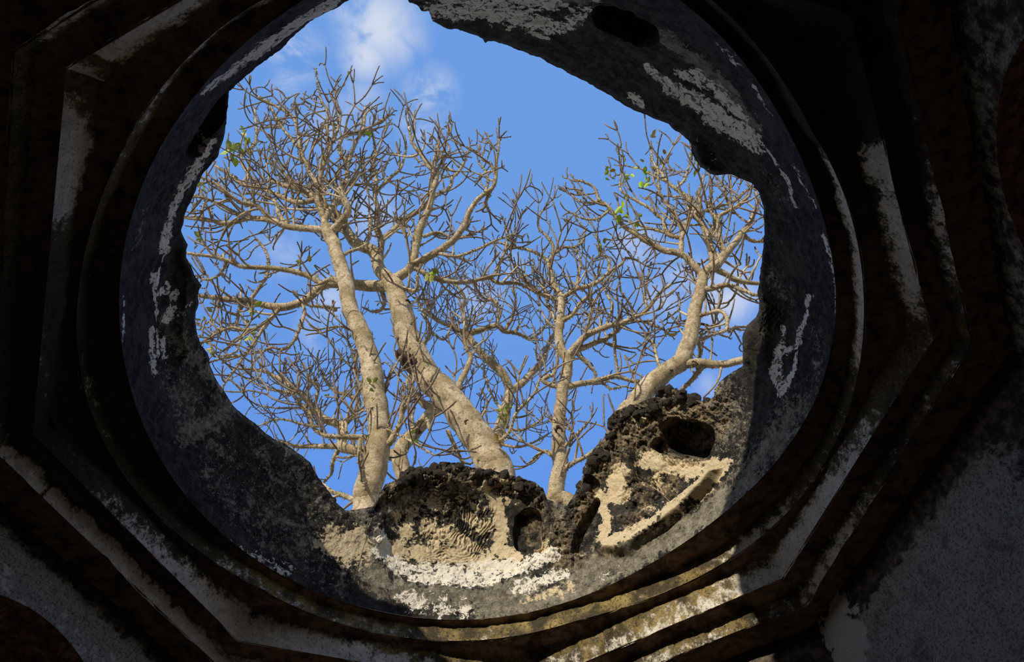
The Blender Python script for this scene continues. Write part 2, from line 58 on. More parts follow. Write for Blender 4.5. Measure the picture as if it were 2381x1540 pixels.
TREES = {
 'A': [
  ["t",0.25,[[-1.699,3.579,-0.05,0.2367],[-1.699,3.543,0.974,0.2254],[-1.699,3.508,1.998,0.2142],[-1.698,3.469,3.022,0.2029],[-1.684,3.383,4.046,0.1916],[-1.669,3.298,5.07,0.1803],[-1.655,3.213,6.094,0.1691],[-1.64,3.128,7.118,0.1578],[-1.609,3.023,7.355,0.1539],[-1.548,2.903,7.623,0.1493],[-1.513,2.798,7.861,0.1453],[-1.545,2.635,8.226,0.1398],[-1.579,2.486,8.56,0.1348],[-1.626,2.327,8.917,0.1294],[-1.753,2.123,9.375,0.1223],[-1.91,1.932,9.805,0.1155],[-1.985,1.735,10.248,0.1088],[-2.115,1.519,10.733,0.1014],[-2.231,1.371,11.065,0.0961],[-2.286,1.283,11.262,0.0931]]],
  ["b",1.5,[[-2.268,1.323,11.174,0.0555],[-2.398,1.299,11.268,0.0542],[-2.874,1.259,11.506,0.0489],[-3.18,1.185,11.768,0.0457],[-3.557,1.145,11.968,0.0415],[-3.905,1.176,12.006,0.0369],[-4.282,1.139,12.194,0.0327],[-4.763,1.083,12.449,0.0273]]],
  ["b",1.5,[[-2.259,1.342,11.13,0.0615],[-2.147,1.273,11.158,0.0588],[-1.941,1.106,11.262,0.0533],[-1.984,0.958,11.418,0.0499],[-2.035,0.822,11.561,0.0468]]],
  ["b",1.6,[[-2.29,1.302,11.22,0.0588],[-2.337,1.219,11.503,0.0557],[-2.255,1.13,11.837,0.051],[-2.17,1.054,12.124,0.0466],[-2.109,0.931,12.545,0.041]]],
  ["b",1.6,[[-2.277,1.303,11.218,0.0495],[-2.395,1.181,11.628,0.0464],[-2.54,1.048,12.066,0.0429],[-2.829,0.938,12.471,0.0383],[-3.152,0.886,12.74,0.0334],[-3.486,0.831,13.015,0.0283]]],
  ["b",1.6,[[-2.337,1.219,11.503,0.0443],[-2.438,1.011,11.754,0.0399],[-2.418,0.814,11.998,0.0359],[-2.359,0.642,12.207,0.0321],[-2.248,0.418,12.474,0.027],[-2.172,0.266,12.659,0.0235]]],
  ["b",1.2,[[-2.412,0.857,11.902,0.0355],[-2.604,0.599,12.329,0.0323],[-2.721,0.389,12.686,0.0298],[-2.815,0.121,13.15,0.0268],[-2.904,-0.05,13.449,0.0248],[-3.205,-0.228,13.723,0.0214],[-3.509,-0.383,13.95,0.0181]]],
  ["b",1.0,[[-2.721,0.389,12.686,0.027],[-3.013,0.166,13.186,0.0237],[-3.248,-0.063,13.701,0.0207],[-3.383,-0.239,14.096,0.0185]]],
  ["b",0.7,[[-2.248,0.418,12.474,0.0266],[-2.29,0.212,12.828,0.0241],[-2.286,-0.024,13.235,0.0212],[-2.42,-0.26,13.646,0.0183],[-2.514,-0.56,14.181,0.0147]]],
  ["b",0.7,[[-2.167,0.314,12.553,0.0233],[-2.134,0.191,12.96,0.0212],[-2.146,0.008,13.541,0.0184],[-2.367,-0.215,14.231,0.0149]]],
  ["b",1.0,[[-2.109,0.931,12.545,0.0376],[-2.128,0.777,13.112,0.0343],[-2.062,0.598,13.78,0.0299],[-1.955,0.451,14.328,0.0258],[-1.963,0.196,15.179,0.0203]]],
  ["b",1.0,[[-2.128,0.777,13.112,0.0356],[-2.303,0.625,13.548,0.0331],[-2.26,0.462,14.01,0.0304],[-1.97,0.454,14.137,0.0265],[-1.676,0.391,14.396,0.0223],[-1.487,0.336,14.594,0.0196]]],
  ["b",1.3,[[-2.54,1.048,12.066,0.0462],[-2.883,1.073,12.229,0.0421],[-3.219,1.01,12.576,0.0386],[-3.57,0.942,12.935,0.0349],[-3.929,0.892,13.246,0.0311],[-4.338,0.766,13.756,0.0266],[-4.664,0.658,14.173,0.023]]],
  ["b",0.7,[[-3.57,0.942,12.935,0.0318],[-3.935,0.745,13.558,0.0295],[-4.157,0.541,14.161,0.0276],[-3.965,0.423,14.583,0.025],[-4.19,-0.007,15.803,0.021]]],
  ["b",1.3,[[-3.18,1.185,11.768,0.0388],[-3.395,0.986,11.964,0.0341],[-3.629,0.884,11.974,0.0297],[-3.882,0.69,12.147,0.0246],[-4.135,0.517,12.284,0.0197]]],
  ["b",1.2,[[-3.557,1.145,11.968,0.0328],[-3.82,1.007,12.038,0.0286],[-4.069,0.86,12.139,0.0246],[-4.369,0.722,12.179,0.0197]]],
  ["b",1.2,[[-2.874,1.259,11.506,0.0349],[-3.107,1.157,11.931,0.0317],[-3.241,1.047,12.34,0.029],[-3.601,0.962,12.758,0.0245],[-3.856,0.963,12.91,0.0211]]],
  ["b",0.4,[[-1.994,1.767,10.176,0.0401],[-2.213,1.771,10.432,0.0348],[-2.394,1.837,10.51,0.0297]]],
  ["b",0.8,[[-2.078,1.948,9.768,0.0333],[-2.178,1.885,9.734,0.0271],[-2.355,1.79,9.631,0.0163]]],
  ["b",1.2,[[-1.633,2.764,7.935,0.0379],[-1.734,2.741,7.937,0.0354],[-1.919,2.696,7.94,0.0307],[-2.105,2.645,7.957,0.026],[-2.209,2.576,8.044,0.0229],[-2.254,2.478,8.186,0.0193],[-2.4,2.37,8.329,0.0146]]],
  ["b",1.0,[[-1.489,2.81,7.832,0.0517],[-1.383,2.777,7.799,0.0456],[-1.315,2.705,7.839,0.039],[-1.232,2.601,7.905,0.03],[-1.201,2.489,7.993,0.0214],[-1.107,2.381,8.059,0.0118]]],
  ["b",1.0,[[-1.324,2.709,7.831,0.0187],[-1.42,2.683,8.053,0.016],[-1.487,2.644,8.314,0.0129],[-1.468,2.612,8.539,0.0101]]],
  ["b",0.2,[[-1.709,2.752,7.912,0.026],[-1.698,2.773,7.717,0.0227],[-1.659,2.801,7.445,0.0181],[-1.64,2.816,7.275,0.0153]]],
  ["b",0.8,[[-1.688,3.067,7.256,0.0333],[-1.775,3.067,7.296,0.0313],[-1.884,3.055,7.376,0.0286],[-2.019,3.046,7.459,0.0254],[-2.193,3.012,7.624,0.0209]]],
  ["b",0.8,[[-1.601,2.724,8.026,0.0167],[-1.401,2.692,7.926,0.0149],[-1.095,2.697,7.612,0.0115],[-0.857,2.704,7.334,0.0088]]],
  ["b",0.8,[[-1.579,2.589,8.439,0.0174],[-1.477,2.585,8.693,0.0154],[-1.398,2.557,9.037,0.0129],[-1.333,2.531,9.306,0.0109]]],
  ["b",0.9,[[-1.729,2.154,9.307,0.0187],[-1.83,2.078,9.31,0.0168],[-1.967,1.987,9.295,0.0144],[-2.18,1.91,9.117,0.0103]]],
  ["b",1.0,[[-2.074,1.557,10.646,0.0297],[-1.951,1.552,10.84,0.0274],[-1.766,1.56,11.057,0.0243],[-1.738,1.459,11.539,0.0211],[-1.795,1.305,12.196,0.0169]]],
 ],
 'B': [
  ["t",0.2,[[-0.169,4.044,-0.05,0.3403],[-0.169,4.008,1.082,0.3241],[-0.169,3.972,2.213,0.3079],[-0.169,3.937,3.345,0.2917],[-0.19,3.86,4.477,0.2755],[-0.221,3.764,5.609,0.2593],[-0.251,3.668,6.74,0.2431],[-0.282,3.572,7.872,0.2269],[-0.337,3.464,8.083,0.2218],[-0.478,3.314,8.377,0.2138],[-0.704,3.106,8.786,0.2023],[-0.949,2.913,9.165,0.1909],[-1.181,2.71,9.562,0.1794],[-1.294,2.533,9.91,0.1707],[-1.334,2.326,10.318,0.1609],[-1.411,2.169,10.626,0.1534],[-1.513,2.074,10.811,0.1482]]],
  ["b",1.2,[[-1.513,2.082,10.796,0.111],[-1.686,1.961,11.201,0.104],[-1.792,1.845,11.569,0.0979],[-2.091,1.752,11.929,0.0888],[-2.354,1.561,12.518,0.0777],[-2.538,1.455,12.85,0.0708],[-2.753,1.35,13.181,0.0634],[-3.13,1.21,13.647,0.0511],[-3.543,1.141,13.965,0.0385]]],
  ["b",0.9,[[-1.452,2.117,10.727,0.0829],[-1.391,2.065,10.803,0.0806],[-1.157,1.932,10.983,0.0736],[-1.059,1.675,11.388,0.0652],[-1.016,1.581,11.535,0.0621],[-0.861,1.386,11.839,0.0549],[-0.77,1.202,12.133,0.0487],[-0.683,1.01,12.442,0.0424],[-0.789,0.927,12.57,0.0388],[-0.853,0.823,12.739,0.0354],[-1.019,0.604,13.094,0.0277],[-1.058,0.405,13.427,0.0216]]],
  ["b",0.8,[[-1.139,1.938,10.972,0.0685],[-0.792,1.826,11.02,0.0602],[-0.498,1.692,11.126,0.0528],[-0.336,1.565,11.266,0.0479],[-0.283,1.481,11.372,0.0454],[-0.156,1.35,11.531,0.0409],[0.002,1.261,11.618,0.0366],[0.158,1.189,11.677,0.0327],[0.237,1.065,11.84,0.0289],[0.274,0.919,12.038,0.0248],[0.329,0.787,12.217,0.021],[0.389,0.638,12.422,0.0167]]],
  ["b",0.9,[[-1.686,1.961,11.201,0.0541],[-1.645,1.756,11.748,0.0497],[-1.574,1.724,11.848,0.0484],[-1.395,1.651,12.08,0.0451],[-1.246,1.595,12.26,0.0424],[-0.981,1.533,12.491,0.0379],[-0.775,1.444,12.759,0.0341],[-0.538,1.388,12.961,0.0301],[-0.48,1.298,13.19,0.0279],[-0.351,1.234,13.371,0.0254],[-0.225,1.118,13.672,0.0221],[-0.134,1.003,13.964,0.0191]]],
  ["b",1.0,[[-1.685,1.91,11.301,0.0512],[-1.659,1.765,11.677,0.0477],[-1.707,1.603,12.085,0.0439],[-1.707,1.448,12.471,0.0403],[-1.769,1.327,12.771,0.0375],[-1.748,1.149,13.207,0.0332],[-1.807,0.996,13.576,0.0297],[-1.793,0.803,14.041,0.0251],[-1.85,0.567,14.598,0.0197]]],
  ["b",0.8,[[-1.769,1.303,12.818,0.0355],[-1.658,1.226,13.162,0.0323],[-1.525,1.169,13.452,0.0293],[-1.35,1.092,13.824,0.0252],[-1.28,0.894,14.501,0.0198]]],
  ["b",1.0,[[-1.127,1.947,10.955,0.0466],[-1.095,1.988,10.909,0.0456],[-0.905,2.098,10.82,0.0418],[-0.684,2.191,10.774,0.038],[-0.419,2.257,10.796,0.0339],[-0.218,2.272,10.882,0.0309],[-0.028,2.294,10.943,0.0281],[0.061,2.235,11.143,0.0261],[0.199,2.132,11.481,0.0227],[0.274,2.028,11.798,0.0198],[0.266,1.924,12.1,0.0171]]],
  ["b",1.2,[[-0.08,2.297,10.938,0.0315],[0.044,2.388,10.876,0.0292],[0.313,2.458,10.935,0.0257],[0.552,2.599,10.862,0.0218],[0.713,2.7,10.806,0.019]]],
  ["b",0.9,[[-0.792,1.826,11.02,0.028],[-0.504,1.845,10.816,0.0237],[-0.186,1.78,10.76,0.0192],[0.073,1.696,10.766,0.0156],[0.324,1.632,10.74,0.012]]],
  ["b",0.9,[[-0.962,1.672,11.393,0.0319],[-0.745,1.696,11.564,0.0271],[-0.506,1.833,11.55,0.021],[-0.309,1.848,11.709,0.0165]]],
  ["b",0.7,[[-0.77,1.202,12.133,0.03],[-0.784,1.071,12.272,0.0272],[-0.692,0.916,12.424,0.0235],[-0.581,0.65,12.7,0.0174],[-0.675,0.496,12.858,0.0138]]],
  ["b",0.6,[[-0.683,1.01,12.442,0.0238],[-0.547,0.846,12.626,0.0208],[-0.419,0.748,12.722,0.0186],[-0.499,0.544,12.978,0.0154],[-0.528,0.456,13.09,0.014]]],
  ["b",0.5,[[0.237,1.065,11.84,0.0194],[0.185,0.903,12.06,0.0168],[0.065,0.834,12.131,0.0149],[0.118,0.737,12.261,0.0132]]],
  ["b",0.6,[[0.037,1.251,11.636,0.0224],[0.112,1.149,12.021,0.019],[0.1,1.074,12.283,0.0167],[0.018,0.993,12.584,0.0137]]],
  ["b",0.8,[[0.158,1.189,11.677,0.0289],[0.032,1.362,11.611,0.0229],[0.063,1.481,11.544,0.0193]]],
  ["b",0.7,[[-1.514,2.1,10.76,0.0923],[-1.624,2.118,10.766,0.09],[-2.038,2.094,10.957,0.0829],[-2.497,2.086,11.126,0.0748],[-2.782,2.222,10.986,0.0667],[-2.929,2.259,10.968,0.0634],[-3.175,2.283,11.004,0.0587],[-3.525,2.255,11.17,0.0526],[-3.867,2.208,11.372,0.0467],[-4.547,2.163,11.666,0.0347],[-4.798,2.121,11.822,0.0304]]],
  ["b",1.0,[[-2.542,2.09,11.119,0.0508],[-2.567,2.064,11.152,0.0503],[-2.754,1.965,11.256,0.0476],[-3.058,1.851,11.343,0.0433],[-3.341,1.769,11.378,0.0392],[-3.672,1.702,11.363,0.0342],[-3.912,1.6,11.454,0.0308],[-4.181,1.505,11.522,0.0269],[-4.489,1.415,11.563,0.0224]]],
  ["b",1.1,[[-3.175,2.283,11.004,0.0349],[-3.217,2.303,10.942,0.0337],[-3.371,2.378,10.71,0.0296],[-3.6,2.393,10.593,0.0256],[-3.858,2.331,10.628,0.0219],[-4.075,2.355,10.489,0.0179],[-4.213,2.388,10.358,0.015]]],
  ["b",0.7,[[-3.369,2.389,10.689,0.0248],[-3.432,2.459,10.515,0.023],[-3.581,2.578,10.211,0.0196],[-3.75,2.708,9.875,0.0159],[-3.806,2.764,9.732,0.0144]]],
  ["b",0.7,[[-3.754,2.241,11.306,0.0325],[-3.644,2.152,11.662,0.0288],[-3.577,2.077,11.939,0.0261],[-3.606,1.963,12.295,0.0232],[-3.729,1.857,12.62,0.0206],[-3.883,1.772,12.888,0.0182]]],
  ["b",0.6,[[-2.836,2.247,10.937,0.0283],[-2.798,2.32,10.746,0.0266],[-2.822,2.408,10.505,0.0243],[-2.903,2.509,10.217,0.0212],[-3.016,2.541,10.095,0.0194],[-3.204,2.496,10.111,0.0175],[-3.37,2.562,9.877,0.0145]]],
  ["b",1.0,[[-3.581,2.578,10.211,0.0179],[-3.789,2.602,10.233,0.0161],[-4.051,2.629,10.266,0.0139],[-4.243,2.67,10.251,0.012]]],
  ["b",0.9,[[-3.6,2.393,10.593,0.0184],[-3.662,2.435,10.396,0.0166],[-3.695,2.497,10.136,0.0144],[-3.914,2.462,10.017,0.0117]]],
  ["b",1.0,[[-3.867,2.208,11.372,0.0294],[-3.912,2.368,11.216,0.0253],[-3.985,2.511,11.085,0.0215],[-4.331,2.572,11.183,0.0164],[-4.477,2.668,11.13,0.013]]],
  ["b",1.0,[[-3.912,1.6,11.454,0.0224],[-4.038,1.756,11.321,0.0186],[-4.264,1.806,11.367,0.0155],[-4.481,1.774,11.553,0.013]]],
  ["b",0.5,[[-1.41,2.147,10.669,0.0397],[-1.253,2.118,10.538,0.0349],[-1.1,2.1,10.386,0.0302],[-1.055,1.913,10.466,0.0237]]],
  ["b",0.7,[[-1.643,2.12,10.762,0.037],[-1.625,2.329,10.737,0.0304],[-1.717,2.456,10.746,0.0261],[-1.871,2.518,10.862,0.0221]]],
  ["b",0.9,[[-0.729,3.028,8.94,0.0485],[-0.645,2.982,9.2,0.0446],[-0.546,2.937,9.461,0.0406],[-0.486,2.902,9.64,0.0379],[-0.509,2.846,9.879,0.0347],[-0.532,2.811,10.026,0.0326]]],
  ["b",0.5,[[-1.049,3.211,8.581,0.0262],[-1.122,3.241,8.882,0.0211],[-1.258,3.345,8.977,0.0165]]],
  ["b",0.7,[[-0.399,3.38,8.248,0.028],[-0.12,3.255,8.305,0.0236],[0.019,3.085,8.473,0.02],[0.253,2.946,8.572,0.016],[0.368,2.807,8.712,0.013]]],
  ["b",0.8,[[-0.84,3.227,8.548,0.0313],[-0.766,3.41,8.427,0.0256],[-0.714,3.567,8.321,0.0207]]],
 ],
 'E': [
  ["t",0.4,[[-1.416,4.804,-0.05,0.2001],[-1.416,4.769,1.245,0.1906],[-1.416,4.733,2.539,0.181],[-1.416,4.697,3.834,0.1715],[-1.427,4.649,5.129,0.162],[-1.479,4.553,6.424,0.1525],[-1.531,4.458,7.718,0.1429],[-1.583,4.363,9.013,0.1334],[-1.639,4.299,9.157,0.1285],[-1.706,4.181,9.423,0.1198],[-1.68,4.127,9.544,0.1156],[-1.585,4.068,9.676,0.1095],[-1.446,4.009,9.809,0.102],[-1.268,3.909,10.034,0.0911],[-1.125,3.877,10.105,0.0845],[-0.975,3.808,10.261,0.0762]]],
  ["b",1.0,[[-1.164,3.886,10.084,0.0627],[-1.266,3.872,10.173,0.0605],[-1.389,3.834,10.338,0.0574],[-1.548,3.742,10.684,0.0519],[-1.537,3.69,10.869,0.0492],[-1.436,3.608,11.175,0.044],[-1.331,3.506,11.541,0.0378],[-1.221,3.428,11.824,0.0327],[-1.324,3.295,12.26,0.026],[-1.433,3.152,12.718,0.0189]]],
  ["b",1.1,[[-1.693,4.148,9.496,0.1022],[-1.826,4.161,9.526,0.0984],[-2.012,4.148,9.637,0.0935],[-2.213,4.157,9.701,0.088],[-2.432,4.149,9.809,0.0822],[-2.575,4.133,9.907,0.0784],[-2.58,4.07,10.124,0.074],[-2.62,4.021,10.289,0.0707],[-2.67,4.011,10.334,0.0693],[-2.923,3.971,10.53,0.0623],[-3.134,3.901,10.786,0.0556],[-3.318,3.822,11.058,0.0491],[-3.522,3.764,11.275,0.0429],[-3.812,3.693,11.547,0.0344],[-4.046,3.649,11.729,0.0278],[-4.396,3.629,11.892,0.018]]],
  ["b",1.2,[[-2.606,4.029,10.273,0.0481],[-2.471,3.994,10.475,0.0434],[-2.393,3.954,10.657,0.0399],[-2.404,3.916,10.8,0.0377],[-2.611,3.892,10.962,0.0332],[-2.769,3.883,11.06,0.0299],[-2.964,3.819,11.321,0.0249],[-3.154,3.701,11.746,0.0179]]],
  ["b",1.0,[[-2.542,4.147,9.876,0.0467],[-2.652,4.142,9.94,0.0446],[-2.975,4.16,10.05,0.0382],[-3.32,4.179,10.165,0.0315],[-3.603,4.155,10.349,0.026]]],
  ["b",1.2,[[-3.134,3.901,10.786,0.0267],[-3.05,3.829,10.836,0.0247],[-3.004,3.685,10.975,0.0215],[-3.127,3.564,11.075,0.0184],[-3.249,3.349,11.288,0.0136]]],
  ["b",1.0,[[-3.318,3.822,11.058,0.0238],[-3.646,3.811,11.241,0.0203],[-3.965,3.807,11.398,0.0169],[-4.357,3.743,11.728,0.0125]]],
  ["b",1.2,[[-2.923,3.971,10.53,0.0229],[-3.293,3.903,10.772,0.0191],[-3.651,3.897,10.866,0.0153],[-3.983,3.876,10.989,0.0119]]],
  ["b",1.2,[[-2.861,3.991,10.484,0.0228],[-2.976,4.01,10.369,0.0209],[-3.226,3.944,10.399,0.0182],[-3.541,3.85,10.461,0.0148],[-3.832,3.834,10.345,0.0112]]],
  ["b",1.2,[[-2.404,3.916,10.8,0.0267],[-2.454,3.825,11.176,0.0243],[-2.499,3.724,11.579,0.0216],[-2.674,3.579,12.136,0.0178],[-2.859,3.484,12.509,0.0151]]],
  ["b",1.0,[[-2.606,4.136,9.899,0.0374],[-2.716,4.267,9.792,0.0302],[-2.76,4.396,9.669,0.0237],[-2.866,4.484,9.609,0.0185]]],
  ["b",1.0,[[-1.585,4.068,9.676,0.0304],[-1.532,4.076,10.072,0.0263],[-1.625,4.06,10.542,0.0215],[-1.788,4.049,10.949,0.017]]],
  ["b",1.1,[[-1.324,3.295,12.26,0.0257],[-1.136,3.225,12.58,0.0225],[-0.981,3.18,12.8,0.0201],[-0.734,3.071,13.254,0.0157]]],
  ["b",1.1,[[-1.221,3.428,11.824,0.0249],[-1.004,3.465,11.506,0.021],[-0.881,3.363,11.573,0.0187],[-0.732,3.107,11.806,0.014]]],
  ["b",0.9,[[-1.266,3.872,10.173,0.0253],[-1.122,3.875,10.474,0.0219],[-0.87,3.926,10.735,0.0174],[-0.767,4.11,10.622,0.0133]]],
 ],
 'F': [
  ["t",0.3,[[-0.577,5.392,-0.05,0.1572],[-0.577,5.356,1.395,0.1497],[-0.577,5.321,2.839,0.1422],[-0.577,5.285,4.284,0.1347],[-0.577,5.249,5.728,0.1273],[-0.542,5.153,7.173,0.1198],[-0.502,5.048,8.617,0.1123],[-0.462,4.944,10.062,0.1048],[-0.39,4.82,10.34,0.1002],[-0.26,4.662,10.694,0.0941],[-0.127,4.535,10.98,0.0889],[-0.06,4.426,11.225,0.0848]]],
  ["b",0.6,[[-0.063,4.436,11.202,0.0776],[-0.115,4.253,11.442,0.0752],[-0.288,4.108,11.607,0.0726],[-0.486,3.925,11.824,0.0695],[-0.62,3.77,12.019,0.0671],[-0.692,3.719,12.075,0.0661]]],
  ["b",1.2,[[-0.693,3.723,12.067,0.0624],[-0.41,3.741,12.206,0.0549],[-0.136,3.76,12.336,0.0477],[-0.01,3.851,12.238,0.0426],[0.186,3.908,12.233,0.037],[0.388,4.025,12.126,0.0298]]],
  ["b",1.3,[[-0.678,3.724,12.064,0.0477],[-0.762,3.692,12.196,0.045],[-0.968,3.651,12.408,0.0393],[-1.21,3.593,12.677,0.0324],[-1.359,3.449,13.174,0.0237]]],
  ["b",1.3,[[-0.692,3.715,12.084,0.0404],[-0.63,3.578,12.257,0.0367],[-0.677,3.418,12.466,0.0324],[-0.612,3.266,12.661,0.0283],[-0.735,3.09,12.885,0.0233],[-0.869,2.962,13.037,0.0192]]],
  ["b",1.3,[[-0.136,3.76,12.336,0.0375],[-0.064,3.691,12.65,0.0341],[-0.11,3.601,13.038,0.0301],[-0.338,3.577,13.273,0.0256],[-0.475,3.474,13.715,0.0205]]],
  ["b",1.2,[[-0.01,3.851,12.238,0.0336],[0.151,3.702,12.412,0.029],[0.273,3.504,12.671,0.0235],[0.234,3.34,12.894,0.0193]]],
  ["b",0.6,[[-0.061,4.429,11.218,0.0706],[0.105,4.439,11.35,0.0661],[0.312,4.422,11.603,0.06],[0.501,4.403,11.839,0.0543],[0.634,4.36,12.111,0.0491]]],
  ["b",0.8,[[0.612,4.378,12.07,0.0452],[0.682,4.326,12.292,0.0418],[0.804,4.269,12.547,0.0375],[0.958,4.237,12.731,0.0334],[1.104,4.163,13.044,0.0281]]],
  ["b",1.0,[[0.388,4.025,12.126,0.0261],[0.51,3.966,12.135,0.0233],[0.631,3.907,12.144,0.0205],[0.814,3.745,12.263,0.0149]]],
  ["b",1.0,[[-0.187,4.598,10.838,0.0241],[-0.337,4.541,11.182,0.0216],[-0.444,4.43,11.731,0.018],[-0.452,4.333,12.172,0.0151]]],
  ["b",1.2,[[-0.327,4.736,10.53,0.027],[-0.594,4.737,10.784,0.0228],[-0.828,4.692,11.162,0.0181],[-0.925,4.633,11.498,0.0146]]],
  ["b",1.2,[[-0.277,4.674,10.667,0.0273],[-0.057,4.802,10.612,0.023],[0.225,4.857,10.737,0.0186],[0.469,4.843,11.026,0.0141]]],
  ["b",1.2,[[-0.381,4.811,10.36,0.0267],[-0.091,4.814,10.176,0.0216],[0.179,4.759,10.141,0.0172],[0.425,4.672,10.18,0.0131]]],
 ],
 'C': [
  ["t",0.5,[[0.107,4.5,-0.05,0.1725],[0.107,4.465,1.065,0.1643],[0.107,4.429,2.181,0.1561],[0.107,4.393,3.296,0.1479],[0.138,4.317,4.412,0.1396],[0.18,4.225,5.527,0.1314],[0.223,4.134,6.643,0.1232],[0.265,4.043,7.758,0.115],[0.333,3.954,7.941,0.111],[0.434,3.839,8.177,0.1058],[0.464,3.732,8.396,0.1014],[0.508,3.57,8.727,0.0947],[0.623,3.385,9.107,0.0866],[0.724,3.257,9.37,0.0809],[0.787,3.126,9.638,0.0754],[0.747,3.062,9.769,0.0725],[0.767,2.93,10.04,0.067],[0.818,2.843,10.219,0.0633],[0.889,2.659,10.596,0.0555],[0.851,2.575,10.768,0.0519],[0.828,2.479,10.964,0.0478]]],
  ["b",0.5,[[0.637,3.304,9.274,0.0395],[0.538,3.272,9.273,0.0367],[0.425,3.207,9.32,0.0329],[0.484,3.169,9.35,0.0309],[0.573,3.142,9.345,0.0283],[0.644,3.04,9.455,0.0241],[0.671,2.933,9.577,0.02]]],
  ["b",0.6,[[0.708,3.312,9.256,0.048],[0.776,3.329,9.263,0.0467],[1.02,3.362,9.334,0.0425],[1.238,3.388,9.403,0.0387],[1.434,3.415,9.457,0.0353],[1.618,3.495,9.411,0.0312],[1.892,3.556,9.441,0.0262]]],
  ["b",0.9,[[1.434,3.415,9.457,0.0231],[1.456,3.273,9.629,0.0211],[1.481,3.121,9.815,0.0189],[1.526,3.002,9.961,0.0171],[1.628,2.872,10.115,0.015]]],
  ["b",0.9,[[0.784,3.132,9.625,0.0551],[0.851,3.073,9.717,0.053],[1.079,2.969,9.863,0.0478],[1.205,2.928,9.912,0.0451],[1.428,2.887,9.94,0.0403],[1.778,2.833,9.963,0.0329],[2.001,2.771,10.032,0.0281],[2.166,2.681,10.167,0.0241],[2.242,2.633,10.24,0.0221],[2.426,2.568,10.326,0.0181]]],
  ["b",1.0,[[0.788,3.139,9.612,0.0464],[0.907,3.103,9.754,0.044],[1.102,3.097,9.856,0.0405],[1.33,3.098,9.952,0.0365],[1.583,3.074,10.115,0.0321],[1.778,3.034,10.288,0.0284],[2.023,3.089,10.285,0.0236],[2.244,3.188,10.196,0.0184]]],
  ["b",1.0,[[1.192,2.93,9.908,0.0266],[1.171,2.923,9.994,0.0255],[1.207,2.898,10.193,0.0234],[1.322,2.854,10.544,0.0193],[1.346,2.809,10.842,0.016]]],
  ["b",1.0,[[1.417,2.886,9.942,0.0236],[1.498,2.833,10.151,0.0214],[1.594,2.779,10.365,0.019],[1.565,2.698,10.661,0.0159],[1.564,2.613,10.958,0.0128]]],
  ["b",1.0,[[1.778,2.833,9.963,0.0207],[1.78,2.676,10.065,0.0179],[1.692,2.507,10.16,0.0146],[1.694,2.354,10.261,0.0119]]],
  ["b",0.9,[[2.001,2.771,10.032,0.0207],[2.053,2.704,10.325,0.0182],[2.183,2.615,10.707,0.0146],[2.253,2.568,10.904,0.0127]]],
  ["b",0.9,[[0.828,2.479,10.964,0.0382],[0.827,2.353,11.322,0.0336],[0.764,2.301,11.477,0.0312],[0.587,2.248,11.668,0.0268],[0.4,2.213,11.818,0.0224],[0.296,2.132,12.054,0.0186],[0.27,2.012,12.377,0.0141]]],
  ["b",0.6,[[0.837,2.362,11.304,0.0294],[0.925,2.257,11.44,0.0268],[0.94,2.155,11.582,0.0246],[0.869,2.069,11.695,0.0224],[0.788,1.966,11.83,0.0197],[0.82,1.847,11.999,0.0171],[0.962,1.724,12.155,0.0137]]],
  ["b",0.8,[[0.906,2.272,11.41,0.0263],[1.004,2.269,11.495,0.0249],[1.115,2.257,11.61,0.0234],[1.279,2.298,11.653,0.021],[1.436,2.28,11.816,0.0188],[1.531,2.208,12.1,0.0164],[1.48,2.142,12.36,0.0141]]],
  ["b",1.0,[[0.889,2.659,10.596,0.0404],[0.956,2.638,10.616,0.039],[1.136,2.578,10.678,0.0355],[1.324,2.556,10.664,0.0317],[1.492,2.511,10.701,0.0284],[1.647,2.443,10.787,0.0251],[1.845,2.375,10.86,0.0211],[1.934,2.322,10.934,0.0191],[2.052,2.336,10.864,0.0164],[2.181,2.395,10.68,0.0124]]],
  ["b",1.0,[[1.647,2.443,10.787,0.0251],[1.713,2.364,11.09,0.0217],[1.623,2.334,11.256,0.019],[1.659,2.269,11.493,0.0163],[1.64,2.205,11.73,0.0135]]],
  ["b",1.2,[[1.136,2.578,10.678,0.0281],[1.229,2.519,11.035,0.0234],[1.323,2.457,11.382,0.0187],[1.323,2.381,11.766,0.0136]]],
  ["b",1.3,[[0.882,2.676,10.56,0.0341],[0.753,2.659,10.727,0.0304],[0.584,2.643,10.919,0.0257],[0.433,2.562,11.298,0.0193],[0.339,2.472,11.662,0.0135]]],
  ["b",1.0,[[0.813,2.842,10.22,0.0363],[0.979,2.752,10.168,0.0298],[1.089,2.622,10.207,0.0237],[1.22,2.513,10.21,0.0179]]],
  ["b",1.2,[[0.767,2.93,10.04,0.0329],[0.759,2.887,10.463,0.0273],[0.714,2.845,10.846,0.0219],[0.698,2.794,11.23,0.0165]]],
  ["b",0.8,[[0.486,3.715,8.43,0.0264],[0.646,3.589,8.485,0.0205],[0.766,3.504,8.515,0.0163],[0.855,3.44,8.538,0.0132]]],
  ["b",1.0,[[0.434,3.839,8.177,0.0363],[0.584,3.725,8.16,0.0303],[0.742,3.625,8.115,0.0245],[0.849,3.541,8.102,0.0202]]],
  ["b",1.2,[[0.466,3.74,8.38,0.0316],[0.311,3.755,8.53,0.0257],[0.197,3.809,8.541,0.0216],[0.074,3.898,8.512,0.0162]]],
  ["b",0.8,[[1.18,3.39,9.4,0.0201],[1.297,3.483,9.296,0.0167],[1.477,3.505,9.334,0.0136],[1.586,3.544,9.311,0.0115]]],
  ["b",0.8,[[0.941,3.106,9.748,0.0293],[1.061,3.243,9.652,0.0257],[1.15,3.372,9.553,0.0224],[1.112,3.459,9.48,0.0203]]],
